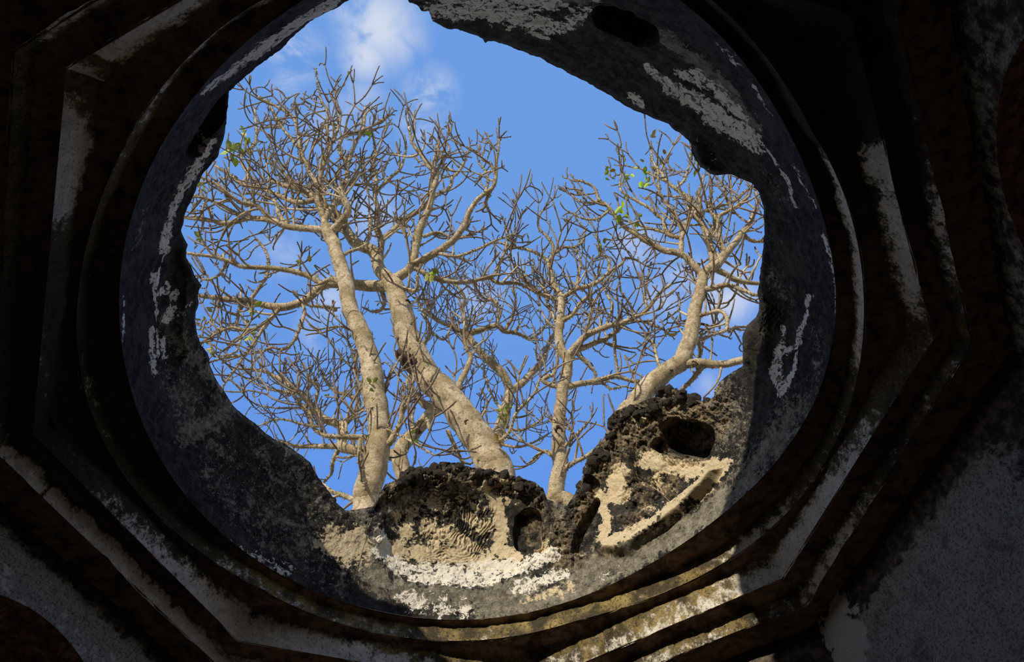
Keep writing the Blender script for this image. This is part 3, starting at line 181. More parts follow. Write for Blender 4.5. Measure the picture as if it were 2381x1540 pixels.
  ["b",0,[[0.315,3.976,7.895,0.1012],[0.45,3.998,7.851,0.1048],[0.579,4.077,7.688,0.1093]]],
 ],
 'D': [
  ["t",0.35,[[0.952,3.733,-0.05,0.228],[0.952,3.697,1.134,0.2171],[0.952,3.661,2.318,0.2063],[0.952,3.625,3.502,0.1954],[1.0,3.565,4.687,0.1846],[1.093,3.482,5.871,0.1737],[1.185,3.399,7.055,0.1629],[1.278,3.316,8.239,0.152],[1.505,3.2,8.476,0.142],[1.703,3.11,8.662,0.1336],[1.943,3.045,8.794,0.1242],[2.138,2.992,8.902,0.1166],[2.253,2.923,9.045,0.1111],[2.361,2.832,9.23,0.1049],[2.488,2.706,9.49,0.0964],[2.596,2.612,9.683,0.09],[2.703,2.521,9.869,0.0837],[2.779,2.459,9.995,0.0793],[2.818,2.411,10.095,0.0762]]],
  ["b",0.7,[[2.807,2.427,10.061,0.0585],[2.802,2.386,10.119,0.0574],[2.684,2.246,10.304,0.053],[2.565,2.161,10.405,0.0498],[2.369,2.095,10.453,0.0456],[2.237,2.008,10.556,0.0421],[2.04,1.884,10.701,0.037],[1.909,1.782,10.829,0.0333],[1.81,1.645,11.02,0.0291],[1.737,1.55,11.154,0.0262],[1.655,1.489,11.233,0.0238],[1.635,1.348,11.444,0.0201],[1.472,1.249,11.564,0.0159]]],
  ["b",0.2,[[1.652,1.497,11.217,0.0218],[1.455,1.513,11.295,0.0174],[1.308,1.447,11.546,0.0128]]],
  ["b",0.3,[[1.753,1.62,11.073,0.0217],[1.563,1.663,10.912,0.0185],[1.38,1.632,10.907,0.0157],[1.19,1.534,11.021,0.0123]]],
  ["b",0.8,[[2.595,2.171,10.384,0.0417],[2.71,2.071,10.724,0.0375],[2.828,1.993,10.987,0.034],[3.07,1.921,11.273,0.0289],[3.207,1.862,11.48,0.0257],[3.269,1.787,11.713,0.0227],[3.474,1.661,12.114,0.017]]],
  ["b",0.8,[[2.828,1.993,10.987,0.0313],[2.732,1.863,11.127,0.028],[2.697,1.767,11.241,0.0258],[2.612,1.607,11.424,0.022],[2.648,1.422,11.655,0.0181],[2.716,1.19,11.949,0.0131]]],
  ["b",0.7,[[2.706,2.067,10.733,0.0337],[2.556,2.026,10.879,0.0311],[2.582,1.898,11.214,0.0283],[2.53,1.877,11.281,0.0273],[2.423,1.786,11.533,0.0245],[2.187,1.664,11.891,0.0196],[2.139,1.591,12.085,0.0176],[2.273,1.427,12.501,0.0139]]],
  ["b",0.9,[[2.558,2.022,10.887,0.0217],[2.431,2.016,11.074,0.0197],[2.254,2.0,11.345,0.0168],[2.046,1.972,11.673,0.0133]]],
  ["b",0.7,[[2.818,2.411,10.095,0.0645],[3.039,2.339,10.344,0.0598],[3.094,2.233,10.654,0.0557],[3.131,2.143,10.913,0.0521],[3.133,2.011,11.294,0.0467],[3.147,1.87,11.689,0.041],[3.055,1.771,11.986,0.0357],[2.948,1.683,12.253,0.0305],[2.911,1.578,12.544,0.0258],[2.873,1.478,12.82,0.0213],[2.889,1.406,13.011,0.0185],[2.966,1.309,13.266,0.0147]]],
  ["b",1.2,[[2.891,2.382,10.153,0.0736],[3.013,2.374,10.213,0.0697],[3.194,2.316,10.407,0.0634],[3.444,2.247,10.644,0.055],[3.635,2.187,10.84,0.0484],[3.822,2.12,11.05,0.0418],[4.054,2.003,11.386,0.0324]]],
  ["b",1.2,[[3.24,2.295,10.451,0.0362],[3.256,2.102,10.726,0.0319],[3.295,1.986,10.892,0.0293],[3.358,1.92,10.984,0.0277],[3.562,1.855,11.027,0.0241],[3.854,1.73,11.153,0.0188]]],
  ["b",1.0,[[3.121,2.185,10.751,0.0309],[3.275,2.122,11.041,0.0279],[3.405,2.042,11.367,0.0248],[3.406,1.975,11.647,0.0219],[3.609,1.856,12.111,0.0171]]],
  ["b",1.2,[[3.133,2.011,11.294,0.0289],[3.305,1.985,11.502,0.0272],[3.47,2.005,11.599,0.0255],[3.824,2.026,11.84,0.0218],[4.252,1.991,12.246,0.0174]]],
  ["b",1.0,[[2.746,2.491,9.931,0.0405],[2.799,2.512,9.825,0.0382],[2.964,2.472,9.797,0.0346],[3.092,2.462,9.721,0.0313],[3.269,2.501,9.453,0.0249]]],
  ["b",1.0,[[2.994,2.384,10.195,0.0473],[3.126,2.475,10.16,0.0427],[3.302,2.595,10.115,0.0367],[3.688,2.722,10.186,0.027]]],
  ["b",0.8,[[2.477,2.714,9.472,0.0308],[2.647,2.651,9.42,0.0276],[2.781,2.611,9.352,0.0249],[2.811,2.636,9.184,0.0226],[2.742,2.674,8.975,0.0202],[2.62,2.667,8.884,0.0184]]],
  ["b",0.4,[[2.122,3.017,8.852,0.064],[2.264,3.009,8.837,0.0611],[2.427,3.014,8.793,0.0575],[2.627,3.019,8.738,0.053],[2.798,3.001,8.739,0.0497],[3.18,2.974,8.711,0.0419]]],
  ["b",0.9,[[2.404,3.023,8.773,0.0317],[2.316,3.147,8.823,0.0303],[2.246,3.258,8.852,0.0291],[2.138,3.404,8.905,0.0273]]],
  ["b",1.2,[[2.299,2.885,9.123,0.0272],[2.507,2.929,9.26,0.0249],[2.876,2.994,9.514,0.0208],[3.168,3.06,9.677,0.0174]]],
  ["b",0.8,[[2.362,2.829,9.236,0.0275],[2.508,3.041,9.354,0.0254],[2.547,3.288,9.437,0.0229]]],
  ["b",1.0,[[3.635,2.187,10.84,0.0311],[3.77,2.311,10.809,0.0266],[3.999,2.379,10.902,0.0221]]],
  ["b",1.0,[[1.891,3.061,8.762,0.0238],[1.899,3.052,9.098,0.0199],[1.953,3.028,9.516,0.0149],[1.927,3.018,9.762,0.0117]]],
  ["b",0.8,[[3.004,1.743,12.043,0.0271],[3.216,1.699,12.291,0.0228],[3.402,1.603,12.665,0.0179],[3.539,1.537,12.922,0.0144]]],
 ],
}
LEAVES = [["A",-4.171,0.263,14.646,0.1097,3,0],["A",-4.187,0.382,14.223,0.0992,3,0],["A",-4.038,0.429,14.273,0.092,3,0],["A",-4.288,0.444,14.083,0.1135,4,0],["A",-4.197,0.505,13.946,0.0901,2,0],["A",-4.032,0.557,11.9,0.0764,3,0],["A",-4.015,0.813,13.129,0.0499,1,1],["A",-1.778,0.527,13.678,0.0662,2,0],["A",-2.149,0.12,12.826,0.0541,1,1],["B",-4.277,1.274,11.71,0.071,3,1],["B",-4.25,1.33,11.464,0.0633,2,2],["B",-3.595,2.242,11.041,0.0698,4,0],["B",-3.598,2.286,10.954,0.0568,2,0],["B",-3.489,2.394,10.325,0.0659,4,1],["B",-3.661,2.438,9.989,0.0581,2,2],["B",-3.792,2.558,10.055,0.0471,2,2],["B",-3.901,2.355,9.962,0.0577,3,1],["B",-2.827,1.778,11.359,0.0576,1,0],["B",-2.672,1.777,11.361,0.064,1,2],["B",-4.34,2.239,11.251,0.0517,1,1],["B",-4.471,2.393,11.271,0.0522,2,1],["B",-3.57,2.284,10.543,0.0486,1,1],["B",-4.45,2.595,11.008,0.0579,2,0],["B",-0.915,1.997,10.753,0.0796,4,0],["B",-1.122,1.841,10.344,0.0526,2,0],["D",1.879,1.578,10.884,0.079,6,0],["D",2.2,1.873,11.331,0.0705,5,0],["D",1.808,1.21,11.453,0.0629,2,0],["D",2.039,1.364,12.356,0.0616,2,0],["D",2.32,1.26,12.568,0.0624,2,1],["D",2.161,1.382,12.319,0.0615,1,2],["D",2.652,1.385,12.78,0.0567,1,1],["D",2.455,1.389,12.304,0.0478,1,1],["D",2.359,1.44,12.2,0.0542,2,0],["D",2.617,1.52,12.46,0.0695,4,0],["D",2.703,1.505,12.49,0.0557,2,1],["D",2.362,1.37,11.489,0.07,2,0],["D",2.454,1.401,11.426,0.0633,3,0],["D",2.153,1.474,12.05,0.0603,2,0],["D",2.798,1.528,12.374,0.0552,2,1],["D",3.002,1.176,13.265,0.095,3,2],["D",2.734,1.147,11.764,0.0516,1,2],["D",2.826,1.125,11.808,0.0518,1,2],["D",3.449,1.566,12.468,0.0906,3,0],["D",3.462,1.438,12.85,0.0643,2,1],["D",2.105,1.682,11.581,0.052,2,0],["D",2.253,2.0,11.071,0.0504,1,1],["D",2.125,2.886,9.534,0.0682,3,2],["A",-1.578,2.386,8.49,0.0594,5,0],["A",-1.567,2.518,8.303,0.0537,4,0],["A",-1.556,2.55,8.232,0.0436,2,0],["C",1.673,2.215,11.33,0.0586,2,1],["C",1.798,2.174,11.414,0.0523,1,0],["E",-2.919,3.752,10.714,0.0527,1,0],["E",-3.281,3.762,10.898,0.0469,1,1],["F",-0.207,4.485,10.797,0.0821,4,0],["F",-0.171,4.603,10.533,0.0807,4,0],["F",-0.297,4.561,10.626,0.0676,3,0],["B",-0.404,3.318,8.105,0.0599,4,0],["B",-0.445,3.365,8.013,0.0446,3,0],["B",-0.25,3.206,8.138,0.0498,4,2],["E",-1.493,3.974,9.592,0.0662,4,0],["E",-0.359,2.996,11.762,0.0418,1,1]]
SCARS = [["B",-1.319,2.733,9.518,0.1013,0.1745,-20],["B",-1.259,2.28,10.408,0.042,0.048,0],["B",-0.577,3.202,8.598,0.0419,0.0367,0],["D",2.278,2.883,9.126,0.0272,0.0272,0],["D",2.284,3.011,8.834,0.0319,0.0319,0],["E",-1.427,4.013,9.799,0.043,0.0369,0],["C",0.509,3.584,8.699,0.0378,0.0486,0],["A",-1.687,2.143,9.331,0.0214,0.0268,0],["A",-1.777,2.164,9.284,0.0213,0.0267,0],["D",1.702,3.129,8.622,0.0314,0.0314,0],["D",1.965,3.044,8.796,0.0371,0.0212,0]]
CLOUDS = [[-0.1121,0.0186,0.9935,0.0599,0.95],[-0.1366,0.052,0.9893,0.0378,0.9],[-0.0877,0.038,0.9954,0.0378,0.7],[-0.2223,0.0385,0.9742,0.041,0.85],[-0.2432,0.0669,0.9677,0.0252,0.6],[-0.0609,0.1103,0.992,0.0378,0.8],[-0.0833,0.1493,0.9853,0.0315,0.6],[-0.155,0.1092,0.9818,0.0378,0.5],[-0.1999,0.1294,0.9712,0.0378,0.35],[-0.1677,0.2566,0.9519,0.0441,0.4],[-0.2453,0.3502,0.904,0.0347,0.7],[-0.2643,0.3908,0.8817,0.0378,0.5],[-0.3004,0.2791,0.9121,0.0378,0.35],[0.3037,0.4215,0.8545,0.0504,0.85],[0.2526,0.3923,0.8845,0.0378,0.6],[0.1949,0.3488,0.9167,0.0378,0.5],[0.2189,0.4244,0.8786,0.0378,0.4],[-0.0351,0.3864,0.9216,0.0378,0.5],[0.0079,0.3576,0.9339,0.0315,0.3],[-0.1506,-0.0075,0.9886,0.0315,0.5],[0.2619,0.5325,0.8049,0.0252,0.4]]


# ------------------------------------------------------------------ node helpers
class NT:
    def __init__(s, tree):
        s.t = tree; tree.nodes.clear()
    def n(s, kind, **kw):
        nd = s.t.nodes.new(kind)
        for k, v in kw.items():
            if k.startswith('i_'):
                nd.inputs[k[2:].replace('_', ' ')].default_value = v
            else:
                setattr(nd, k, v)
        return nd
    def l(s, a, b):
        s.t.links.new(a, b)
    def val(s, sock, x):
        if isinstance(x, (int, float)): sock.default_value = x
        elif isinstance(x, (tuple, list)): sock.default_value = (*x, 1.0) if len(x) == 3 and sock.type == 'RGBA' else x
        else: s.l(x, sock)
    def math(s, op, a, b=None, c=None, clamp=False):
        nd = s.n('ShaderNodeMath', operation=op, use_clamp=clamp)
        s.val(nd.inputs[0], a)
        if b is not None: s.val(nd.inputs[1], b)
        if c is not None: s.val(nd.inputs[2], c)
        return nd.outputs[0]
    def noise(s, vec, scale, detail=6, rough=0.6, dist=0.0):
        nd = s.n('ShaderNodeTexNoise', i_Scale=scale, i_Detail=detail, i_Roughness=rough, i_Distortion=dist)
        if vec is not None: s.l(vec, nd.inputs['Vector'])
        return nd.outputs['Fac']
    def sstep(s, x, lo, hi, a=0.0, b=1.0):
        nd = s.n('ShaderNodeMapRange', interpolation_type='SMOOTHSTEP')
        s.val(nd.inputs['Value'], x)
        nd.inputs['From Min'].default_value = lo; nd.inputs['From Max'].default_value = hi
        nd.inputs['To Min'].default_value = a; nd.inputs['To Max'].default_value = b
        return nd.outputs['Result']
    def mix(s, fac, a, b):
        nd = s.n('ShaderNodeMix', data_type='RGBA')
        s.val(nd.inputs['Factor'], fac)
        s.val(nd.inputs['A'], a) if False else None
        for sock, x in ((nd.inputs[6], a), (nd.inputs[7], b)):
            s.val(sock, x)
        return nd.outputs[2]
    def attr(s, name):
        return s.n('ShaderNodeAttribute', attribute_name=name).outputs['Fac']

def material(name, build, rough=0.9):
    m = bpy.data.materials.new(name); m.use_nodes = True
    g = NT(m.node_tree)
    out = g.n('ShaderNodeOutputMaterial'); b = g.n('ShaderNodeBsdfPrincipled')
    b.inputs['Roughness'].default_value = rough
    b.inputs['Specular IOR Level'].default_value = 0.25
    g.l(b.outputs[0], out.inputs['Surface'])
    pos = g.n('ShaderNodeTexCoord').outputs['Object']
    col, bump, strength, dist = build(g, pos)
    g.val(b.inputs['Base Color'], col)
    if bump is not None:
        bn = g.n('ShaderNodeBump', i_Strength=strength, i_Distance=dist)
        g.l(bump, bn.inputs['Height']); g.l(bn.outputs[0], b.inputs['Normal'])
    return m

# ------------------------------------------------------------------ sky
world = bpy.data.worlds.new('sky'); scene.world = world; world.use_nodes = True
def build_sky():
    g = NT(world.node_tree)
    out = g.n('ShaderNodeOutputWorld'); bg = g.n('ShaderNodeBackground')
    g.l(bg.outputs[0], out.inputs['Surface'])
    d = g.n('ShaderNodeTexCoord').outputs['Generated']
    nrm = g.n('ShaderNodeVectorMath', operation='NORMALIZE'); g.l(d, nrm.inputs[0]); d = nrm.outputs[0]
    z = g.n('ShaderNodeSeparateXYZ'); g.l(d, z.inputs[0]); z = z.outputs['Z']
    blue = g.mix(g.sstep(z, 0.60, 1.0), (0.112, 0.288, 0.84), (0.150, 0.335, 0.76))
    blue = g.mix(g.sstep(z, 0.10, 0.70), (0.72, 0.74, 0.77), blue)
    # wispy clouds: soft clumps torn up by noise
    clump = None
    for x, y, zz, rad, s in CLOUDS:
        dt = g.n('ShaderNodeVectorMath', operation='DISTANCE'); g.l(d, dt.inputs[0]); dt.inputs[1].default_value = (x, y, zz)
        b = g.sstep(dt.outputs['Value'], 0.0, rad * 1.35, s, 0.0)
        clump = b if clump is None else g.math('MAXIMUM', clump, b)
    n1 = g.noise(d, 13.0, 9, 0.60, 0.5)
    n2 = g.noise(d, 2.2, 4, 0.55)
    fill_cloud = g.math('MULTIPLY', g.sstep(n2, 0.44, 0.62), 1.0)  # denser cloud added out of view to whiten the fill light
    front = g.n('ShaderNodeVectorMath', operation='DISTANCE'); g.l(d, front.inputs[0]); front.inputs[1].default_value = tuple(_f)
    fill_cloud = g.math('MULTIPLY', fill_cloud, g.sstep(front.outputs['Value'], 0.50, 0.75))
    dens = g.math('MAXIMUM', clump, fill_cloud)
    c = g.math('MULTIPLY', dens, g.sstep(n1, 0.31, 0.58))
    c = g.math('MULTIPLY', c, 0.95, clamp=True)
    col = g.mix(c, blue, (0.70, 0.75, 0.86))
    g.l(col, bg.inputs['Color']); bg.inputs['Strength'].default_value = 1.0
build_sky()

# ------------------------------------------------------------------ numpy noise
def _hash(ix, iy, iz, seed):
    h = (ix.astype(np.uint32) * np.uint32(374761393) + iy.astype(np.uint32) * np.uint32(668265263)
         + iz.astype(np.uint32) * np.uint32(2147483647) + np.uint32(seed * 974711 & 0xffffffff))
    h = (h ^ (h >> np.uint32(13))) * np.uint32(1274126177)
    h = h ^ (h >> np.uint32(16))
    return (h & np.uint32(0xffff)).astype(np.float32) / 32767.5 - 1.0
def vnoise(p, seed=1):
    i = np.floor(p).astype(np.int64); f = (p - i).astype(np.float32); u = f * f * (3 - 2 * f)
    x, y, z = i[:, 0], i[:, 1], i[:, 2]
    def c(a, b, d): return _hash(x + a, y + b, z + d, seed)
    ux, uy, uz = u[:, 0], u[:, 1], u[:, 2]
    def L(a, b, t): return a + (b - a) * t
    return L(L(L(c(0,0,0), c(1,0,0), ux), L(c(0,1,0), c(1,1,0), ux), uy),
             L(L(c(0,0,1), c(1,0,1), ux), L(c(0,1,1), c(1,1,1), ux), uy), uz)
def fbm(p, scale, octv=4, gain=0.5, seed=1, ridged=False):
    with np.errstate(over='ignore'):
        out = 0; a = 1.0; s = scale; tot = 0
        for k in range(octv):
            v = vnoise(p * s + 17.3 * k + 50, seed + k)
            if ridged: v = 1 - 2 * np.abs(v)
            out = out + a * v; tot += a; a *= gain; s *= 2.03
        return out / tot
def sm(x, a, b):
    t = np.clip((x - a) / (b - a), 0, 1); return t * t * (3 - 2 * t)

# ------------------------------------------------------------------ mesh helpers
def np_mesh(name, V, F4, smooth=True, attrs=None):
    """V (n,3); F4 (m,4) quads or (m,3) triangles"""
    V = np.ascontiguousarray(V, np.float32); F4 = np.ascontiguousarray(F4, np.int32)
    me = bpy.data.meshes.new(name); k = F4.shape[1]
    me.vertices.add(len(V)); me.vertices.foreach_set('co', V.ravel())
    me.loops.add(F4.size); me.loops.foreach_set('vertex_index', F4.ravel())
    me.polygons.add(len(F4))
    me.polygons.foreach_set('loop_start', np.arange(0, F4.size, k, dtype=np.int32))
    me.polygons.foreach_set('loop_total', np.full(len(F4), k, np.int32))
    me.polygons.foreach_set('use_smooth', np.full(len(F4), smooth, bool))
    for an, av in (attrs or {}).items():
        a = me.attributes.new(an, 'FLOAT', 'POINT'); a.data.foreach_set('value', np.ascontiguousarray(av, np.float32).ravel())
    me.update(calc_edges=True); me.validate()
    return me
def grid_faces(rows, cols, wrap=True, flip=False):
    j = np.arange(cols if wrap else cols - 1); j2 = (j + 1) % cols
    i = np.arange(rows - 1)[:, None]
    a, b, c, d = i * cols + j, i * cols + j2, (i + 1) * cols + j2, (i + 1) * cols + j
    F = np.stack([a, b, c, d], -1).reshape(-1, 4)
    return F[:, ::-1] if flip else F
def link(name, me, mat=None, parent=None, **props):
    o = bpy.data.objects.new(name, me); COL.objects.link(o)
    if mat is not None and me is not None and not me.materials: me.materials.append(mat)
    if parent is not None: o.parent = parent
    for k, v in props.items(): o[k] = v
    return o
def to_world(V): return V * R + np.array([0, 0, ZR])

# ------------------------------------------------------------------ materials of the ruin
def dome_shader(g, pos):
    nA = g.noise(pos, 5, 6, 0.6); nB = g.noise(pos, 24, 8, 0.68); nC = g.noise(pos, 95, 5, 0.7)
    nD = g.noise(pos, 12, 8, 0.68, 0.7); nE = g.noise(pos, 45, 6, 0.7, 0.4)
    base = g.mix(g.sstep(nB, 0.40, 0.64), (0.008, 0.0076, 0.0064), (0.042, 0.038, 0.030))
    base = g.mix(g.math('MULTIPLY', g.sstep(nA, 0.48, 0.68), 0.7), base, (0.056, 0.052, 0.041))
    base = g.mix(g.math('MULTIPLY', g.sstep(nD, 0.58, 0.70), 0.5), base, (0.014, 0.013, 0.011))
    spk = g.math('MULTIPLY', g.sstep(nC, 0.52, 0.62), g.sstep(nE, 0.46, 0.60))
    spk = g.math('MULTIPLY', spk, g.sstep(g.attr('grey'), 0.02, 0.3, 0.12, 1.0))
    base = g.mix(g.math('MULTIPLY', spk, 0.75), base, (0.46, 0.42, 0.34))
    nz = g.math('ADD', g.math('MULTIPLY', g.math('SUBTRACT', nD, 0.5), 1.5), g.math('MULTIPLY', g.math('SUBTRACT', nE, 0.5), 1.3))
    def layer(name, lo, hi, amp):
        a = g.attr(name)
        x = g.math('ADD', a, g.math('MULTIPLY', nz, amp))
        x = g.sstep(x, lo, hi)
        return g.math('MULTIPLY', x, g.sstep(a, 0.02, 0.12))
    greyc = g.mix(g.sstep(nB, 0.3, 0.7), (0.105, 0.092, 0.064), (0.33, 0.30, 0.22))
    greyc = g.mix(g.sstep(nC, 0.35, 0.6), g.mix(0.5, greyc, (0.04, 0.038, 0.03)), greyc)
    greyc = g.mix(g.math('MULTIPLY', g.sstep(nE, 0.55, 0.68), 0.5), greyc, (0.05, 0.047, 0.038))
    col = g.mix(g.math('MULTIPLY', layer('grey', 0.34, 0.60, 1.25), 0.92), base, greyc)
    brc = g.mix(g.sstep(nB, 0.35, 0.65), (0.060, 0.048, 0.034), (0.33, 0.255, 0.155))
    brc = g.mix(g.sstep(nC, 0.4, 0.6), g.mix(0.5, brc, (0.03, 0.024, 0.018)), brc)
    col = g.mix(layer('brown', 0.3, 0.6, 0.8), col, brc)
    tanc = g.mix(nB, (0.44, 0.34, 0.20), (0.72, 0.61, 0.40))
    tanc = g.mix(g.sstep(nC, 0.30, 0.45), (0.24, 0.18, 0.10), tanc)
    col = g.mix(layer('tan', 0.44, 0.52, 0.95), col, tanc)
    whc = g.mix(nE, (0.55, 0.51, 0.42), (0.86, 0.81, 0.69))
    whc = g.mix(g.sstep(nC, 0.28, 0.40), (0.17, 0.16, 0.13), whc)
    nF = g.noise(pos, 30, 5, 0.62, 1.2)
    wf = g.math('MULTIPLY', layer('white', 0.42, 0.50, 1.2), g.sstep(nF, 0.54, 0.60, 1.0, 0.08))
    col = g.mix(wf, col, whc)
    lam = g.math('MULTIPLY', g.attr('lam'), g.sstep(nE, 0.36, 0.52))
    col = g.mix(g.math('MULTIPLY', lam, 0.8), col, (0.075, 0.060, 0.042))
    h = g.math('ADD', g.math('MULTIPLY', nB, 0.7), g.math('MULTIPLY', nC, 0.45))
    return col, h, 0.9, 0.014
M_DOME = material('lichen_plaster', dome_shader)

def trim_shader(g, pos):
    nB = g.noise(pos, 20, 8, 0.68); nC = g.noise(pos, 90, 5, 0.7); nD = g.noise(pos, 7, 6, 0.62, 0.5)
    sof = g.mix(g.sstep(nD, 0.36, 0.64), (0.085, 0.060, 0.038), (0.42, 0.27, 0.17))
    sof = g.mix(g.sstep(nB, 0.45, 0.62), sof, g.mix(0.6, sof, (0.018, 0.014, 0.010)))
    fas = g.mix(g.sstep(nD, 0.4, 0.65), (0.055, 0.044, 0.025), (0.30, 0.225, 0.085))
    fas = g.mix(g.sstep(nC, 0.5, 0.62), fas, (0.035, 0.029, 0.018))
    wh = g.mix(nB, (0.36, 0.33, 0.27), (0.88, 0.83, 0.72))
    wh = g.mix(g.sstep(nC, 0.30, 0.48), (0.15, 0.135, 0.10), wh)
    a = g.attr('white')
    x = g.math('ADD', a, g.math('ADD', g.math('MULTIPLY', g.math('SUBTRACT', nB, 0.5), 1.5), g.math('MULTIPLY', g.math('SUBTRACT', nC, 0.5), 0.8)))
    x = g.math('MULTIPLY', g.sstep(x, 0.36, 0.68), g.sstep(a, 0.02, 0.15))
    fas = g.mix(x, fas, wh)
    col = g.mix(g.attr('soffit'), fas, sof)
    so = g.math('ADD', g.attr('lichen_shade'), g.math('MULTIPLY', g.math('SUBTRACT', nD, 0.5), 1.3))
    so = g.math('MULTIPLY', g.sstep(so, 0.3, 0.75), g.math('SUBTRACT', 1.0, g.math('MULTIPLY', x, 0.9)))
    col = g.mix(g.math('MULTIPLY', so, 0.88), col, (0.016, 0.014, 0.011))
    return col, g.math('ADD', nB, g.math('MULTIPLY', nC, 0.4)), 0.8, 0.012
M_TRIM = material('stained_cornice_plaster', trim_shader)

def wall_shader(g, pos):
    nA = g.noise(pos, 2.6, 5, 0.6); nB = g.noise(pos, 22, 8, 0.68); nC = g.noise(pos, 100, 5, 0.7); nD = g.noise(pos, 9, 7, 0.66, 0.8)
    dark = g.mix(g.sstep(nB, 0.4, 0.66), (0.030, 0.024, 0.017), (0.140, 0.108, 0.075))
    grey = g.mix(nB, (0.22, 0.205, 0.16), (0.46, 0.43, 0.35))
    grey = g.mix(g.sstep(nC, 0.36, 0.52), g.mix(0.78, grey, (0.035, 0.033, 0.028)), grey)
    grey = g.mix(g.math('MULTIPLY', g.sstep(nD, 0.52, 0.66), 0.55), grey, (0.06, 0.055, 0.045))
    pale = g.mix(nC, (0.36, 0.33, 0.27), (0.70, 0.65, 0.54))
    brown = g.mix(g.sstep(nB, 0.38, 0.62), (0.11, 0.060, 0.038), (0.36, 0.20, 0.12))
    a = g.attr('grey'); nz = g.math('ADD', g.math('MULTIPLY', g.math('SUBTRACT', nD, 0.5), 1.1), g.math('MULTIPLY', g.math('SUBTRACT', nB, 0.5), 1.0))
    col = g.mix(g.sstep(g.math('ADD', a, nz), 0.35, 0.62), dark, grey)
    b = g.attr('pale')
    col = g.mix(g.math('MULTIPLY', g.sstep(g.math('ADD', b, nz), 0.45, 0.55), g.sstep(b, 0.02, 0.15)), col, pale)
    col = g.mix(g.attr('brown'), col, brown)
    return col, g.math('ADD', nB, g.math('MULTIPLY', nC, 0.5)), 0.8, 0.012
M_WALL = material('weathered_wall_plaster', wall_shader)

def rubble_shader(g, pos):
    nB = g.noise(pos, 30, 8, 0.7); nC = g.noise(pos, 8, 4, 0.6)
    c = g.mix(g.sstep(nC, 0.4, 0.65), (0.045, 0.042, 0.037), (0.20, 0.155, 0.10))
    c = g.mix(g.sstep(nB, 0.4, 0.6), g.mix(0.6, c, (0.01, 0.01, 0.01)), c)
    return c, nB, 1.0, 0.015
M_RUBBLE = material('coral_rag_rubble', rubble_shader)
def ground_shader(g, pos):
    nB = g.noise(pos, 6, 8, 0.7)
    return g.mix(nB, (0.26, 0.20, 0.135), (0.46, 0.37, 0.26)), nB, 0.6, 0.03
M_GROUND = material('sandy_earth', ground_shader)
def bark_shader(g, pos):
    nA = g.noise(pos, 5, 6, 0.65); nB = g.noise(pos, 38, 6, 0.7); nC = g.noise(pos, 14, 5, 0.6)
    c = g.mix(g.sstep(nA, 0.35, 0.66), (0.31, 0.24, 0.13), (0.60, 0.505, 0.35))
    c = g.mix(g.math('MULTIPLY', g.sstep(nC, 0.52, 0.66), 0.75), c, (0.19, 0.145, 0.08))
    c = g.mix(g.math('MULTIPLY', g.sstep(nB, 0.48, 0.62), 0.65), c, (0.23, 0.175, 0.10))
    return c, nB, 0.9, 0.02
M_BARK = material('pale_bark', bark_shader)
def twig_shader(g, pos):
    nA = g.noise(pos, 3.5, 3, 0.6); nB = g.noise(pos, 60, 3, 0.6)
    c = g.mix(g.sstep(nA, 0.4, 0.6), (0.28, 0.21, 0.13), (0.56, 0.465, 0.31))
    c = g.mix(g.math('MULTIPLY', g.attr('young'), 0.72), c, (0.105, 0.075, 0.055))
    c = g.mix(g.math('MULTIPLY', g.sstep(nB, 0.5, 0.62), 0.5), c, (0.10, 0.075, 0.06))
    return c, nB, 0.5, 0.006
M_TWIG = material('grey_brown_twig', twig_shader)
M_LICHEN = material('olive_lichen', lambda g, p: (g.mix(g.noise(p, 12, 3), (0.26, 0.215, 0.11), (0.44, 0.375, 0.21)), None, 0, 0))
M_SCAR = material('dark_cut_wood', lambda g, p: (g.mix(g.noise(p, 40, 5), (0.02, 0.013, 0.01), (0.13, 0.085, 0.055)), g.noise(p, 60, 4), 1.0, 0.02))
def leaf_mat(name, a, b):
    m = material(name, lambda g, p: (g.mix(g.noise(p, 30, 3), a, b), None, 0, 0), 0.55)
    return m
M_LEAF = [leaf_mat('green_leaf', (0.20, 0.36, 0.03), (0.42, 0.58, 0.07)),
          leaf_mat('olive_leaf', (0.22, 0.26, 0.06), (0.38, 0.42, 0.11)),
          leaf_mat('yellowed_leaf', (0.28, 0.22, 0.04), (0.46, 0.36, 0.07))]

# ------------------------------------------------------------------ the broken dome
HD = 0.85
def fourier(c, a):
    out = np.full_like(a, c[0]); k = 1
    for i in range(1, len(c), 2):
        out = out + c[i] * np.cos(k * a) + c[i + 1] * np.sin(k * a); k += 1
    return out
def seg_dist(Pt, pts):
    best = None
    pts = [np.array(p, np.float32) for p in pts]
    if len(pts) == 1: return np.linalg.norm(Pt - pts[0], axis=1)
    for a, b in zip(pts[:-1], pts[1:]):
        ab = b - a; t = np.clip(((Pt - a) @ ab) / max(float(ab @ ab), 1e-9), 0, 1)
        d = np.linalg.norm(Pt - a - t[:, None] * ab, axis=1)
        best = d if best is None else np.minimum(best, d)
    return best

def edge_height(phi_deg):
    e = np.array(EDGE)[::-1]; a = e[:, 0]; z = e[:, 1]
    a3 = np.r_[a - 360, a, a + 360]; z3 = np.tile(z, 3)
    return np.interp(((phi_deg - a[0]) % 360) + a[0], a3, z3)

